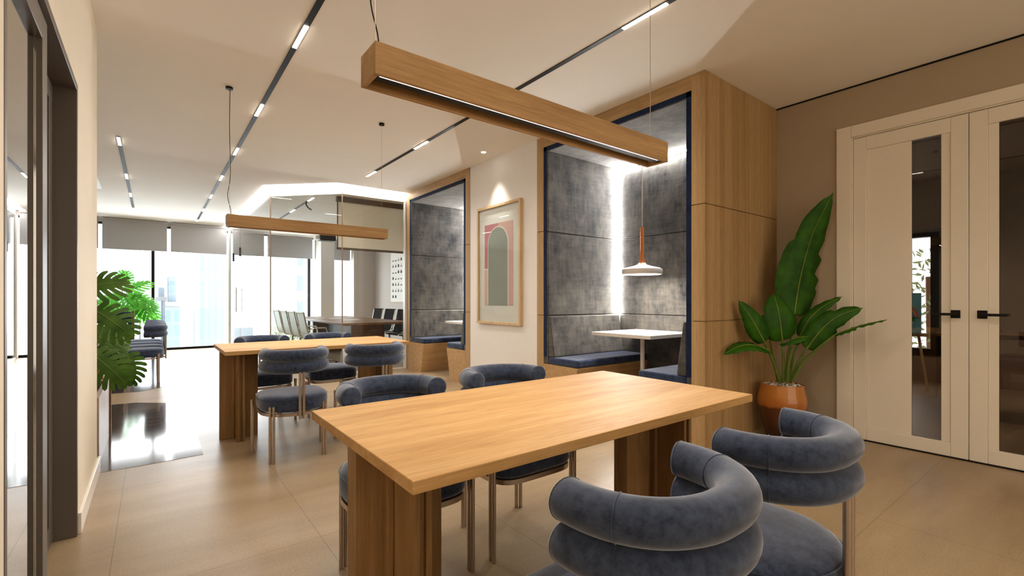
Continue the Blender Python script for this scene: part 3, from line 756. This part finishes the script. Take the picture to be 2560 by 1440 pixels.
def banana_plant():
    px_, py_ = 4.09, 1.69
    po = thing('plant_pot', 'amber glazed ceramic pot on the floor beside the oak booth', 'pot', (px_,py_,0))
    MB().lathe([(.09,0),(.118,.004),(.126,.02),(.146,.12),(.178,.25),(.185,.285),(.182,.31),(.163,.40),(.158,.43),(.150,.432),(.146,.42),(.144,.40),(.02,.395)], seg=48).build('pot_body', M['pot'], po, smooth=True)
    pb = MB()
    for k in range(170):
        a = random.uniform(0,2*PI); r = .138*math.sqrt(random.random()); s = random.uniform(.008,.014)
        x, y, z = r*math.cos(a), r*math.sin(a), .405+random.uniform(0,.022)
        pb.add([(x-s,y,z),(x+s,y,z),(x,y-s,z),(x,y+s,z),(x,y,z-s*.7),(x,y,z+s*.7)], [(0,2,5),(2,1,5),(1,3,5),(3,0,5),(2,0,4),(1,2,4),(3,1,4),(0,3,4)])
    st = pb.build('pebbles', M['pebble'], po); st['kind'] = 'stuff'
    pl = thing('banana_plant', 'tall broad leaved green plant growing from the amber pot', 'plant', (px_,py_,.40))
    base = Vector((px_,py_,.40)); D0 = px_*SN + py_*CS
    k = 460/1035
    def q(zx, zy, dd=0): return at(1780+zx*k, 460+zy*k, D0+dd) - base
    view = Vector((-SN,-CS,0))
    def leaf(stem, rib, hw, nrm, notch=(), fold=.25):
        lf, rb = blade(rib, hw*k*D0/FPX, nrm, fold, notch)
        o = lf.build('leaf', M['banana'], pl, smooth=True, angle=80)
        sd = o.modifiers.new('thickness', 'SOLIDIFY'); sd.thickness = .0012
        rb.build('midrib', M['rib'], o, smooth=True)
        pts = [Vector(p) for p in stem]; m = len(pts)
        MB().tube(pts, [.014-.007*i/(m-1) for i in range(m)], 8).build('stem', M['stem'], pl, smooth=True)
    up = Vector((0,0,1)); rt = Vector((CS,-SN,0))
    leaf([q(415,1110),q(430,960,.02),q(450,830,.03),q(463,735,.03)], [q(463,735,.03),q(484,590,.05),q(520,430,.06),q(575,255,.02),q(682,48,-.06)], 138, (view+rt*.15), ((.42,1,.3),(.55,1,.35),(.62,-1,.3),(.28,1,.12)))
    leaf([q(385,1112,-.02),q(350,1010,-.06),q(318,940,-.1),q(295,890,-.12)], [q(295,890,-.12),q(255,815,-.15),q(215,745,-.16),q(150,655,-.16)], 56, (view*.8-rt*.35+up*.35))
    leaf([q(380,1110,-.04),q(345,1000,-.08),q(315,935,-.12)], [q(315,935,-.12),q(245,908,-.16),q(160,912,-.22),q(65,960,-.28)], 56, (up+view*.45))
    leaf([q(402,1110,-.05),q(402,980,-.08),q(392,850,-.1)], [q(396,880,-.1),q(385,790,-.12),q(370,700,-.1),q(345,615,-.03)], 94, (view+rt*-.1), ((.55,-1,.2),))
    leaf([q(375,1110,.03),q(345,980,.06),q(325,870,.08)], [q(325,870,.08),q(310,810,.1),q(295,742,.12)], 48, (view-rt*.6))
    leaf([q(425,1112,-.08),q(432,1000,-.12),q(445,915,-.17)], [q(425,905,-.15),q(470,868,-.24),q(545,860,-.32)], 64, (up*.7+view*.6))
    leaf([q(430,1110,.03),q(460,960,.03),q(498,850,.0)], [q(495,858,.0),q(545,765,-.03),q(625,690,-.08),q(735,632,-.15)], 40, (view*.7+up*.8-rt*.3))
    leaf([q(440,1110,-.03),q(485,1000,-.06),q(540,912,-.08)], [q(535,925,-.08),q(620,815,-.13),q(720,738,-.18),q(848,698,-.24)], 62, (view*.8+up*.5-rt*.2), ((.62,-1,.45),(.45,1,.25)))
    leaf([q(450,1108,-.05),q(520,990,-.1),q(600,920,-.14),q(690,850,-.2)], [q(690,850,-.2),q(760,822,-.24),q(860,790,-.29),q(985,764,-.35)], 40, (up+view*.12), ((.5,1,.5),))
banana_plant()

# ------------------------------------------------------------------ monstera
def monstera_leaf(L):
    """split leaf in local coords: stalk joint at origin, tip at +y, flat in xy, drooping"""
    b = MB(); W = L*.46
    def bend(x, y):
        return -.10*L*((x/W)**2) - .30*L*((y/L)**2) + .04*L
    def put(poly):
        b.add([(x,y,bend(x,y)) for x, y in poly], [tuple(range(len(poly)))])
    for s in (-1,1):
        n = 7
        core = []
        for i in range(15):
            t = i/14; y = -.12*L + t*1.08*L
            core.append((s*W*.40*math.sin(PI*min(.96,t*.9+.07))**.6, y))
        for i in range(14):
            (x0,y0),(x1,y1) = core[i], core[i+1]
            put([(0,y0),(0,y1),(x1*.5,y1),(x0*.5,y0)]); put([(x0*.5,y0),(x1*.5,y1),(x1,y1),(x0,y0)])
        for k in range(n):
            t = (k+.5)/n; y = -.12*L + t*1.0*L
            prof = math.sin(PI*(t*.80+.13))**.7
            x_in = s*W*.30*math.sin(PI*min(.96,t*.9+.07))**.6
            ang = math.radians(-22 + 72*t)
            ln = W*(1.12*prof) - abs(x_in)*.5
            hw = L*.064*(1.05-.25*t)
            prev = None
            for i in range(8):
                u = i/7; a = ang + u*.55
                if prev is None: cx, cy = x_in, y
                else: cx += s*math.cos(a)*ln/7; cy += math.sin(a)*ln/7
                w = hw*(1 if u < .75 else math.sqrt(max(0,1-((u-.75)/.25)**2))*.92+.08)
                nx, ny = -math.sin(a)*s, math.cos(a)
                cur = ((cx+nx*w*s, cy+ny*w), (cx-nx*w*s, cy-ny*w))
                cur = ((cx - s*math.sin(a)*w, cy+math.cos(a)*w), (cx + s*math.sin(a)*w, cy-math.cos(a)*w))
                if prev: put([prev[0],cur[0],cur[1],prev[1]])
                prev = cur
    r = MB(); r.tube([(0,-.04*L+L*.98*i/10, bend(0,-.04*L+L*.98*i/10)+.002) for i in range(11)], [L*.009*(1-.07*i) for i in range(11)], 6)
    return b, r
def monstera(name, label, loc, leaves, mt, root):
    t = thing(name, label, 'plant', loc)
    base = Vector(loc)
    for (P, tipdir, nrm, L) in leaves:
        b, r = monstera_leaf(L)
        y = Vector(tipdir).normalized(); z = Vector(nrm); z = (z - y*z.dot(y)).normalized(); x = y.cross(z)
        mw = Matrix((x,y,z)).transposed()
        o = b.build('leaf', mt, t, smooth=True, angle=80); p = Vector(P)-base
        m4 = mw.to_4x4(); m4.translation = p
        o.data.transform(m4)
        ro = r.build('midrib', M['rib'], o, smooth=True); ro.data.transform(m4)
        j = p; g = Vector(root)-base
        mid = (j+g)*.5 + Vector((0,0,.16)) - y*.05
        pts = [g, g*.5+mid*.5, mid, mid*.45+j*.55+Vector((0,0,.03)), j]
        MB().tube(pts, [.008,.007,.006,.0055,.005], 7).build('stem', M['stem'], t, smooth=True)
    return t
def planter():
    p = thing('planter_box', 'low stone clad planter at the end of the cream wall', 'planter', (-.62,4.62,0))
    b = MB(); w, l = .335, .46
    b.box(-w,-w+.03,-l,l,0,.463); b.box(w-.03,w,-l,l,0,.463); b.box(-w+.03,w-.03,-l,-l+.03,0,.463); b.box(-w+.03,w-.03,l-.03,l,0,.463)
    b.build('stone_sides', M['stone'], p, bevel=.002)
    s = box('soil', M['soil'], p, -w+.03,w-.03,-l+.03,l-.03,.02,.41); s['kind'] = 'stuff'
    box('wood_edge', M['walnut'], p, w-.02,w+.012,l,l+.03,0,.463)
    return p
planter()
def P1(px, py, y): 
    u = (px-1280)/FPX; return at(px, py, y/(CS-SN*u))
vw = Vector((-SN,-CS,0))
monstera('monstera_plant', 'dark green monstera with split leaves spilling from the stone planter', (-.55,4.6,.41), [
    (P1(205,722,4.55), (.85,0,.30), (.2,-.75,.6), .28),
    (P1(246,782,4.55), (.60,-.1,-.5), (-.1,-.95,.45), .28),
    (P1(236,842,4.7), (.75,.15,-.38), (.2,-.85,.5), .26),
    (P1(240,893,4.45), (.55,-.1,-.62), (.05,-1,.35), .27),
    (P1(318,893,4.7), (.14,-.05,-.85), (.3,-.9,.2), .24),
    (P1(262,830,4.9), (.5,.2,-.6), (-.1,-.9,.4), .22),
], M['monstera'], (-.55,4.6,.41))
pl2 = thing('planter_box', 'tall white planter by the window with the bright monstera', 'planter', (-.45,11.75,0))
MB().lathe([(.13,0),(.16,.01),(.2,.62),(.19,.62),(.185,.58),(.01,.57)], seg=32).build('planter_body', M['white_lac'], pl2, smooth=True)
L2 = []
for (px, py, d, n, L) in ((305,735,(-.8,0,-.25),(0,-.6,.8),.46),(330,722,(.6,.2,.5),(-.4,-.6,.6),.5),(330,735,(.25,-.6,-.35),(0,-.8,.6),.48),(352,735,(.75,0,-.4),(.2,-.6,.75),.5),
                         (300,755,(-.7,-.2,-.4),(-.2,-.7,.6),.44),(322,765,(.05,-.4,-.7),(0,-1,.35),.42),(345,762,(.5,-.3,-.6),(.2,-.9,.4),.42),(362,758,(.75,-.1,-.65),(.4,-.8,.4),.48),(282,770,(-.7,0,-.3),(-.2,-.8,.5),.4),(315,705,(.1,.2,.6),(0,-1,.2),.36)):
    L2.append((P1(px-10,py+4,11.6), d, n, L*.86))
monstera('monstera_plant', 'bright backlit monstera in front of the window', (-.45,11.75,.57), L2, M['monstera_lit'], (-.45,11.75,.57))

# ------------------------------------------------------------------ reception counter and high back seat
t = thing('reception_counter', 'wooden counter with white top behind the dark monstera', 'counter', (-.85,5.9,0))
box('counter_top', M['white_lac'], t, -.55,.53,-.42,.42,.71,.74, bevel=.003)
box('front_panel', M['desk'], t, -.5,.46,-.38,-.34,.0,.709); box('end_panel', M['desk'], t, .46,.50,-.38,.38,0,.709)
t = thing('dining_table', 'oak table along the row of blue chairs on the left', 'table', (-.75,9.0,0))
box('table_top', M['table_x'], t, -.45,.42,-1.15,1.15,.705,.735, bevel=.002)
for y in (-.9,.9): cross_leg('leg', t, -.2,-.03,.15, y, .7045, .15)
t = thing('high_back_seat', 'navy upholstered seat back with wooden edge by the window', 'seat', (-.62,10.75,0))
box('back_panel', M['vel_navy'], t, -.5,.32,-.05,.05,.02,.90, bevel=.02); box('wood_edge', M['walnut'], t, .321,.36,-.06,.06,0,.92, bevel=.002)
box('seat', M['vel_navy'], t, -.5,.30,.051,.45,.0,.42, bevel=.02)

# ------------------------------------------------------------------ meeting room furniture
t = thing('conference_table', 'long brown table inside the glass meeting room', 'table', (3.0,9.3,0))
b = MB(); hw, hl = .58, 1.75
pts = []
for sx, sy in ((1,1),(-1,1),(-1,-1),(1,-1)):
    for i in range(6):
        a = {(1,1):0,(-1,1):PI/2,(-1,-1):PI,(1,-1):1.5*PI}[(sx,sy)] + i*PI/10
        pts.append((sx*(hw-.06)+.06*math.cos(a), sy*(hl-.06)+.06*math.sin(a)))
b.prism(pts, .70, .74); b.build('table_top', M['walnut'], t, bevel=.006)
for y in (-1.2,1.2): box('pedestal', M['walnut'], t, -.3,.3,y-.05,y+.05,0,.70)
box('stretcher', M['black'], t, -.05,.05,-1.15,1.15,.30,.62)
for y, s in ((-.5,'nearer'),(.3,'farther')):
    pp = thing('paper_sheet', 'white paper lying on the meeting table, the %s one' % s, 'paper', (2.95,9.3+y,.7402))
    box('sheet', M['paper'], pp, -.15,.15,-.1,.1,0,.002)

def make_office_chair(sling, label, loc, rz, group):
    t = thing('office_chair', label, 'office chair', loc, rz, group)
    prof = [(.23,.455),(.20,.472),(.10,.462),(-.10,.442),(-.17,.452),(-.21,.50),(-.235,.60),(-.265,.75),(-.285,.85),(-.295,.90)]   # (y,z), faces +y
    b = MB()
    b.rings([[(-.24,y,z),(.24,y,z),(.24,y-.0,z+.012),(-.24,y,z+.012)] if i < 4 else [(-.24,y,z),(.24,y,z),(.24,y+.012,z+.003),(-.24,y+.012,z+.003)] for i, (y,z) in enumerate(prof)])
    b.build('sling', sling, t, smooth=True, angle=60)
    for s in (-1,1):
        MB().tube([(s*.25,y,z+.005) for y, z in prof], .011, 8).build('side_frame', M['chrome'], t, smooth=True)
        MB().tube([(s*.26,.05,.46),(s*.285,.07,.56),(s*.29,.04,.655),(s*.29,-.1,.66),(s*.285,-.2,.645),(s*.265,-.235,.60)], .010, 8).build('armrest', M['chrome'], t, smooth=True)
    MB().tube([(-.25,-.30,.905),(.25,-.30,.905)], .016, 8).build('head_roll', sling, t, smooth=True)
    b = MB(); b.cyl(0,0,.09,.45,.022,12); b.box(-.14,.14,-.03,.03,.42,.44); b.build('column', M['chrome'], t, smooth=True)
    for k in range(5):
        a = 2*PI*k/5+.3; c, s_ = math.cos(a), math.sin(a)
        MB().tube([(0,0,.12),(.15*c,.15*s_,.10),(.29*c,.29*s_,.075)], [.02,.016,.011], 8).build('base_arm', M['chrome'], t, smooth=True)
        w = MB(); dx, dy = -s_*.02, c*.02; w.tube([(.29*c-dx,.29*s_-dy,.031),(.29*c+dx,.29*s_+dy,.031)], .03, 12); w.build('caster', M['black'], t, smooth=True)
    return t
lw = ['nearest','second','third','farthest']
g1, g2 = 'pale mesh office chairs at the window side of the meeting table', 'black office chairs at the wall side of the meeting table'
c1 = make_office_chair(M['mesh_white'], 'pale mesh office chair left of the meeting table, nearest of the row', (2.22,8.25,0), -PI/2, g1)
for k in range(1,4): dup(c1, (2.22,8.25+.62*k,0), -PI/2, 'pale mesh office chair left of the meeting table, %s of the row' % lw[k], g1)
c2 = make_office_chair(M['dark_leather'], 'black office chair right of the meeting table, nearest of the row', (3.80,8.35,0), PI/2, g2)
for k in range(1,4): dup(c2, (3.80,8.35+.66*k,0), PI/2, 'black office chair right of the meeting table, %s of the row' % lw[k], g2)

t = thing('projection_screen', 'pulled down projection screen with dark case behind the glass wall', 'screen', (0,7.46,0))
box('case', plain('brown_case', lin(92,72,56), .5, noise=.1), t, 2.275,4.3,-.04,.04,2.655,2.734, bevel=.004)
box('fabric', M['screen'], t, 2.30,4.28,-.002,.002,1.94,2.655); box('black_border', plain('screen_border', lin(70,58,50), .6, noise=.1), t, 2.283,2.3,-.0025,.0025,1.94,2.655)
box('bottom_bar', plain('brown_bar', lin(92,72,56), .5, noise=.1), t, 2.275,4.3,-.012,.012,1.905,1.94, bevel=.003)
t = thing('projector', 'dark projector hanging on a bracket by the white column', 'projector', (3.02,10.6,0))
box('projector_body', M['black'], t, -.17,.17,-.14,.14,2.40,2.53, bevel=.03); MB().tube([(0,0,2.53),(0,0,2.733)], .02, 10).build('mount', M['white_lac'], t); box('bracket', M['white_lac'], t, -.25,-.16,-.1,.1,2.42,2.50)
t = thing('poster', 'white poster of rows of small grey sketches on the meeting room wall', 'poster', (4.9,0,0))
box('frame', M['ash'], t, -.025,0,10.60,11.49,1.05,2.33, bevel=.002); box('sheet', M['paper'], t, -.027,-.0252,10.615,11.475,1.065,2.315)
b = MB(); random.seed(3)
for r in range(7):
    for c in range(4 if r < 6 else 2):
        y = 11.33-.165*c; z = 2.09-.155*r; kind = random.randint(0,3); s = .045
        if kind == 0: b.add([(-.0275,y-s,z),(-.0275,y+s,z),(-.0275,y,z+.09)], [(0,1,2)])
        elif kind == 1: b.add([(-.0275,y-s,z),(-.0275,y+s,z),(-.0275,y+s,z+.025),(-.0275,y-s,z+.03)], [(0,1,2,3)])
        elif kind == 2: b.add([(-.0275,y-s,z),(-.0275,y-s*.1,z),(-.0275,y-s*.4,z+.1),(-.0275,y,z),(-.0275,y+s,z),(-.0275,y+s*.5,z+.06)], [(0,1,2),(3,4,5)])
        else: b.add([(-.0275,y-s,z),(-.0275,y+s,z),(-.0275,y+s,z+.05),(-.0275,y,z+.085),(-.0275,y-s,z+.05)], [(0,1,2,3,4)])
b.build('sketches', M['ink'], t)

# ------------------------------------------------------------------ outside
def facade(name, wallc, winc, sx, sz, vert=False, gap=.25):
    m, nt, b = mat(name); L = nt.links
    tc = N(nt, 'ShaderNodeTexCoord'); br = N(nt, 'ShaderNodeTexBrick', Scale=1.0); br.offset = 0
    br.inputs['Brick Width'].default_value = sx; br.inputs['Row Height'].default_value = sz; br.inputs['Mortar Size'].default_value = gap; br.inputs['Mortar Smooth'].default_value = .0
    br.inputs['Color1'].default_value = winc; br.inputs['Color2'].default_value = tuple(.5*(a+b2) for a, b2 in zip(winc,wallc)); br.inputs['Mortar'].default_value = wallc
    q = N(nt, 'ShaderNodeSeparateXYZ'); cb = N(nt, 'ShaderNodeCombineXYZ'); ad = N(nt, 'ShaderNodeMath', operation='ADD')
    L.new(tc.outputs['Object'], q.inputs[0]); L.new(q.outputs[0], ad.inputs[0]); L.new(q.outputs[1], ad.inputs[1]); L.new(ad.outputs[0], cb.inputs[0]); L.new(q.outputs[2], cb.inputs[1])
    L.new(cb.outputs[0], br.inputs['Vector']); L.new(br.outputs[0], b.inputs['Base Color'])
    b.inputs['Roughness'].default_value = .8; b.inputs['Specular IOR Level'].default_value = .2
    return m
def tower(label, px0, px1, ytop, Y, m, depth=14, zbot=-90, cap=None, shape='box'):
    r0 = at(px0, 749, 1); r1 = at(px1, 749, 1)
    x0, x1 = r0.x/r0.y*Y, r1.x/r1.y*Y
    xm = at((px0+px1)/2, ytop, 1); zt = H + (xm.z-H)/xm.y*Y
    t = thing('building', label, 'building', ((x0+x1)/2,Y+depth/2,zbot))
    w = (x1-x0)/2; h = zt-zbot
    if shape == 'curved':
        pts = [(w*math.cos(a)*1.0, -depth/2*math.sin(a)) for a in [i*PI/12 for i in range(13)]] + [(-w,depth/2),(w,depth/2)]
        MB().prism(pts, 0, h).build('tower_body', m, t)
    else: MB().box(-w,w,-depth/2,depth/2,0,h).build('tower_body', m, t)
    MB().box(-w*.98,w*.98,-depth*.48,depth*.48,h,h+1.2).build('roof_parapet', M['haze_white'], t)
    if cap: MB().box(-w*.5,w*.6,-depth*.3,depth*.3,h+1.2,h+cap).build('roof_plant', m, t)
def outside():
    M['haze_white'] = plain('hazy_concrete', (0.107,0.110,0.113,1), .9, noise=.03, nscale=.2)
    fa = facade('pale_grid_facade', (0.1188,0.1341,0.1486,1), (0.1026,0.1248,0.1418,1), 3.2, 3.4, gap=.35)  # distant haze is put into the pale, low-contrast tower colours
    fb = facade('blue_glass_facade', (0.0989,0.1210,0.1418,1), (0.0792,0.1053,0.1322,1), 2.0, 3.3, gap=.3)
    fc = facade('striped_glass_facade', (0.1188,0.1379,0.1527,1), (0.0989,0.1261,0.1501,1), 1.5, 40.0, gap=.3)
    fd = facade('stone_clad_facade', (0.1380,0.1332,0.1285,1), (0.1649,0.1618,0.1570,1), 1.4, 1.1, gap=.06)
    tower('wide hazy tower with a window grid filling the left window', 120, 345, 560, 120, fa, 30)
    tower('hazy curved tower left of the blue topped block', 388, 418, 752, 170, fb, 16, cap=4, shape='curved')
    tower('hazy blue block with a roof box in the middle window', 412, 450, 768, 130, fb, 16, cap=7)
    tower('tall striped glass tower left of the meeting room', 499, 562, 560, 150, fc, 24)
    # the stone clad block close by, with a column of windows
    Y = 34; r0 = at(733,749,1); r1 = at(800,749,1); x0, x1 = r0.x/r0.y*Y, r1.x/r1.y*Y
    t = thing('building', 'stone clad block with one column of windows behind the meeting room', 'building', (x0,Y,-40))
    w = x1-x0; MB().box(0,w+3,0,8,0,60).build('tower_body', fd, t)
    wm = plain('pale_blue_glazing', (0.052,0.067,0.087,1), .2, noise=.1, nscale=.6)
    k = (x1-x0)/67*1.0
    for i in range(12):
        z = 40+H-10+i*1.75
        f = MB(); f.box(10*k,23*k,-.08,.0,z,z+1.2); fo = f.build('window', M['haze_white'], t)
        MB().box(12*k,22*k,-.1,-.081,z+.1,z+1.1).build('pane', wm, fo)
    # planted ledge under the meeting room window
    t = thing('planter_box', 'pale timber planter on the ledge outside the meeting room window', 'planter', (2.55,13.5,0))
    box('planter_body', plain('pale_timber', lin(206,196,160), .8, noise=.3), t, -.95,-.55,-.2,.2,-.1,.42)
    t = thing('hedge', 'low grey green hedge outside the meeting room window', 'hedge', (3.2,13.6,-.1))
    lv = MB(); random.seed(11)
    for k in range(1800):
        c = Vector((random.uniform(-1.1,1.3), random.gauss(0,.12), random.uniform(0,.52)))
        d = Vector((random.gauss(0,1),random.gauss(0,1),random.gauss(0,1))).normalized()*.035; e2 = Vector((d.y,-d.x,random.uniform(-.02,.02)))*.6
        lv.add([c-d, c+e2, c+d, c-e2], [(0,1,2,3)])
    lv.build('foliage', M['hedge'], t)
    box('trough', M['white_lac'], t, -1.1,1.3,-.15,.15,-.1,.05)
    struct(box('trim_6', M['haze_white'], None, -5,5,13.11,14.2,-.3,-.2), 'pale terrace ledge outside the windows', 'ledge')
outside()

# ------------------------------------------------------------------ light
def world():
    w = bpy.data.worlds.new('World'); S.world = w; w.use_nodes = True; nt = w.node_tree; L = nt.links
    bg = nt.nodes['Background']; tc = N(nt, 'ShaderNodeTexCoord'); n = N(nt, 'ShaderNodeTexNoise', Scale=2.4, Detail=5.0)
    q = N(nt, 'ShaderNodeMapping'); q.inputs['Scale'].default_value = (1,1,2.5)
    L.new(tc.outputs['Generated'], q.inputs[0]); L.new(q.outputs[0], n.inputs['Vector'])
    r = N(nt, 'ShaderNodeValToRGB'); e = r.color_ramp.elements; e[0].position, e[1].position = .35, .62
    e[0].color, e[1].color = (.86,.93,1,1), (1,1,1,1)
    L.new(n.outputs[0], r.inputs[0]); L.new(r.outputs[0], bg.inputs['Color']); bg.inputs['Strength'].default_value = SKY
SKY = 6.0
world()
def area(name, loc, rot, sx, sy, power, col, portal=False):
    l = bpy.data.lights.new(name, 'AREA'); l.shape = 'RECTANGLE'; l.size = sx; l.size_y = sy; l.energy = power; l.color = col
    if portal: l.cycles.is_portal = True
    o = bpy.data.objects.new(name, l); C.objects.link(o); o.location = loc; o.rotation_euler = rot; return o
def spot(name, loc, target, power, col, ang, blend=.5, size=.03):
    l = bpy.data.lights.new(name, 'SPOT'); l.energy = power; l.color = col; l.spot_size = math.radians(ang); l.spot_blend = blend; l.shadow_soft_size = size
    o = bpy.data.objects.new(name, l); C.objects.link(o); o.location = loc
    o.rotation_euler = (Vector(target)-Vector(loc)).to_track_quat('-Z','Y').to_euler(); return o
area('window_portal', (1.2,13.02,1.38), (-PI/2,0,0), 6.2, 2.66, 1, (1,1,1), True)
area('window_portal', (2.1,-3.4,1.48), (PI/2,0,0), 4.4, 2.5, 1, (1,1,1), True)  # guides sky light through the added window behind the camera
WARM = (1,.87,.70)
spot('print_spot', (3.06,4.527,CEIL-.02), (3.32,4.5,1.0), 26, (1,.92,.8), 56, .9)
for (x,y) in ((.765,1.62),(.765,3.11),(2.364,1.60),(2.364,3.09),(.765,.13),(2.364,.11),(2.364,-1.38),(.765,-1.36)):
    spot('track_spot', (x,y+.16,CEIL-.02), (x,y+.16,0), 15, WARM, 150, .8, .12)
for (x,y) in ((2.364,4.58),(.765,4.6),(2.364,6.08),(.765,6.09),(.765,7.58),(-.29,8.28)):
    spot('track_spot', (x,y+.16,CEIL-.02), (x,y+.16,0), 24, (1,.92,.82), 150, .8, .12)
for y in (8.0,9.2): spot('track_spot', (2.01,y,2.71), (2.01,y,0), 16, (1,.88,.72), 150, .8, .1)
for x, y in room_fill_pts: spot('room_fill_spot', (x,y,CEIL-.13), (x,y,0), 70, WARM, 150, .8, .05)  # fill for the side room, from the added ceiling lights
area('pendant_led', (1.17,1.2685,1.7465), (0,0,0), 1.26, .008, 5, WARM)
area('pendant_led', (1.1435,4.3635,1.7155), (0,0,0), 1.24, .008, 6, (1,.86,.7))
area('lamp_led', (4.0,3.0,1.372), (0,0,0), .3, .3, 8, (1,.9,.76)); area('lamp_led', (4.0,6.1,1.372), (0,0,0), .3, .3, 8, (1,.88,.7))

# ------------------------------------------------------------------ camera and colour
cam = bpy.data.cameras.new('camera'); co = bpy.data.objects.new('camera', cam); C.objects.link(co)
co.location = (0,0,H); co.rotation_euler = (PI/2,0,-YAW)
cam.sensor_width = 36; cam.lens = FPX/2560*36; cam.shift_y = 29/2560; cam.clip_start = .02; cam.clip_end = 800
S.camera = co
S.view_settings.view_transform = 'Standard'; S.view_settings.look = 'None'; S.view_settings.gamma = 1; S.view_settings.use_curve_mapping = False
S.view_settings.exposure = 1.04
cy = S.cycles
cy.max_bounces = 8; cy.diffuse_bounces = 5; cy.glossy_bounces = 4; cy.transparent_max_bounces = 16; cy.caustics_reflective = False; cy.caustics_refractive = False
cy.use_denoising = True; cy.sample_clamp_indirect = 4; cy.use_adaptive_sampling = True; cy.adaptive_threshold = .02
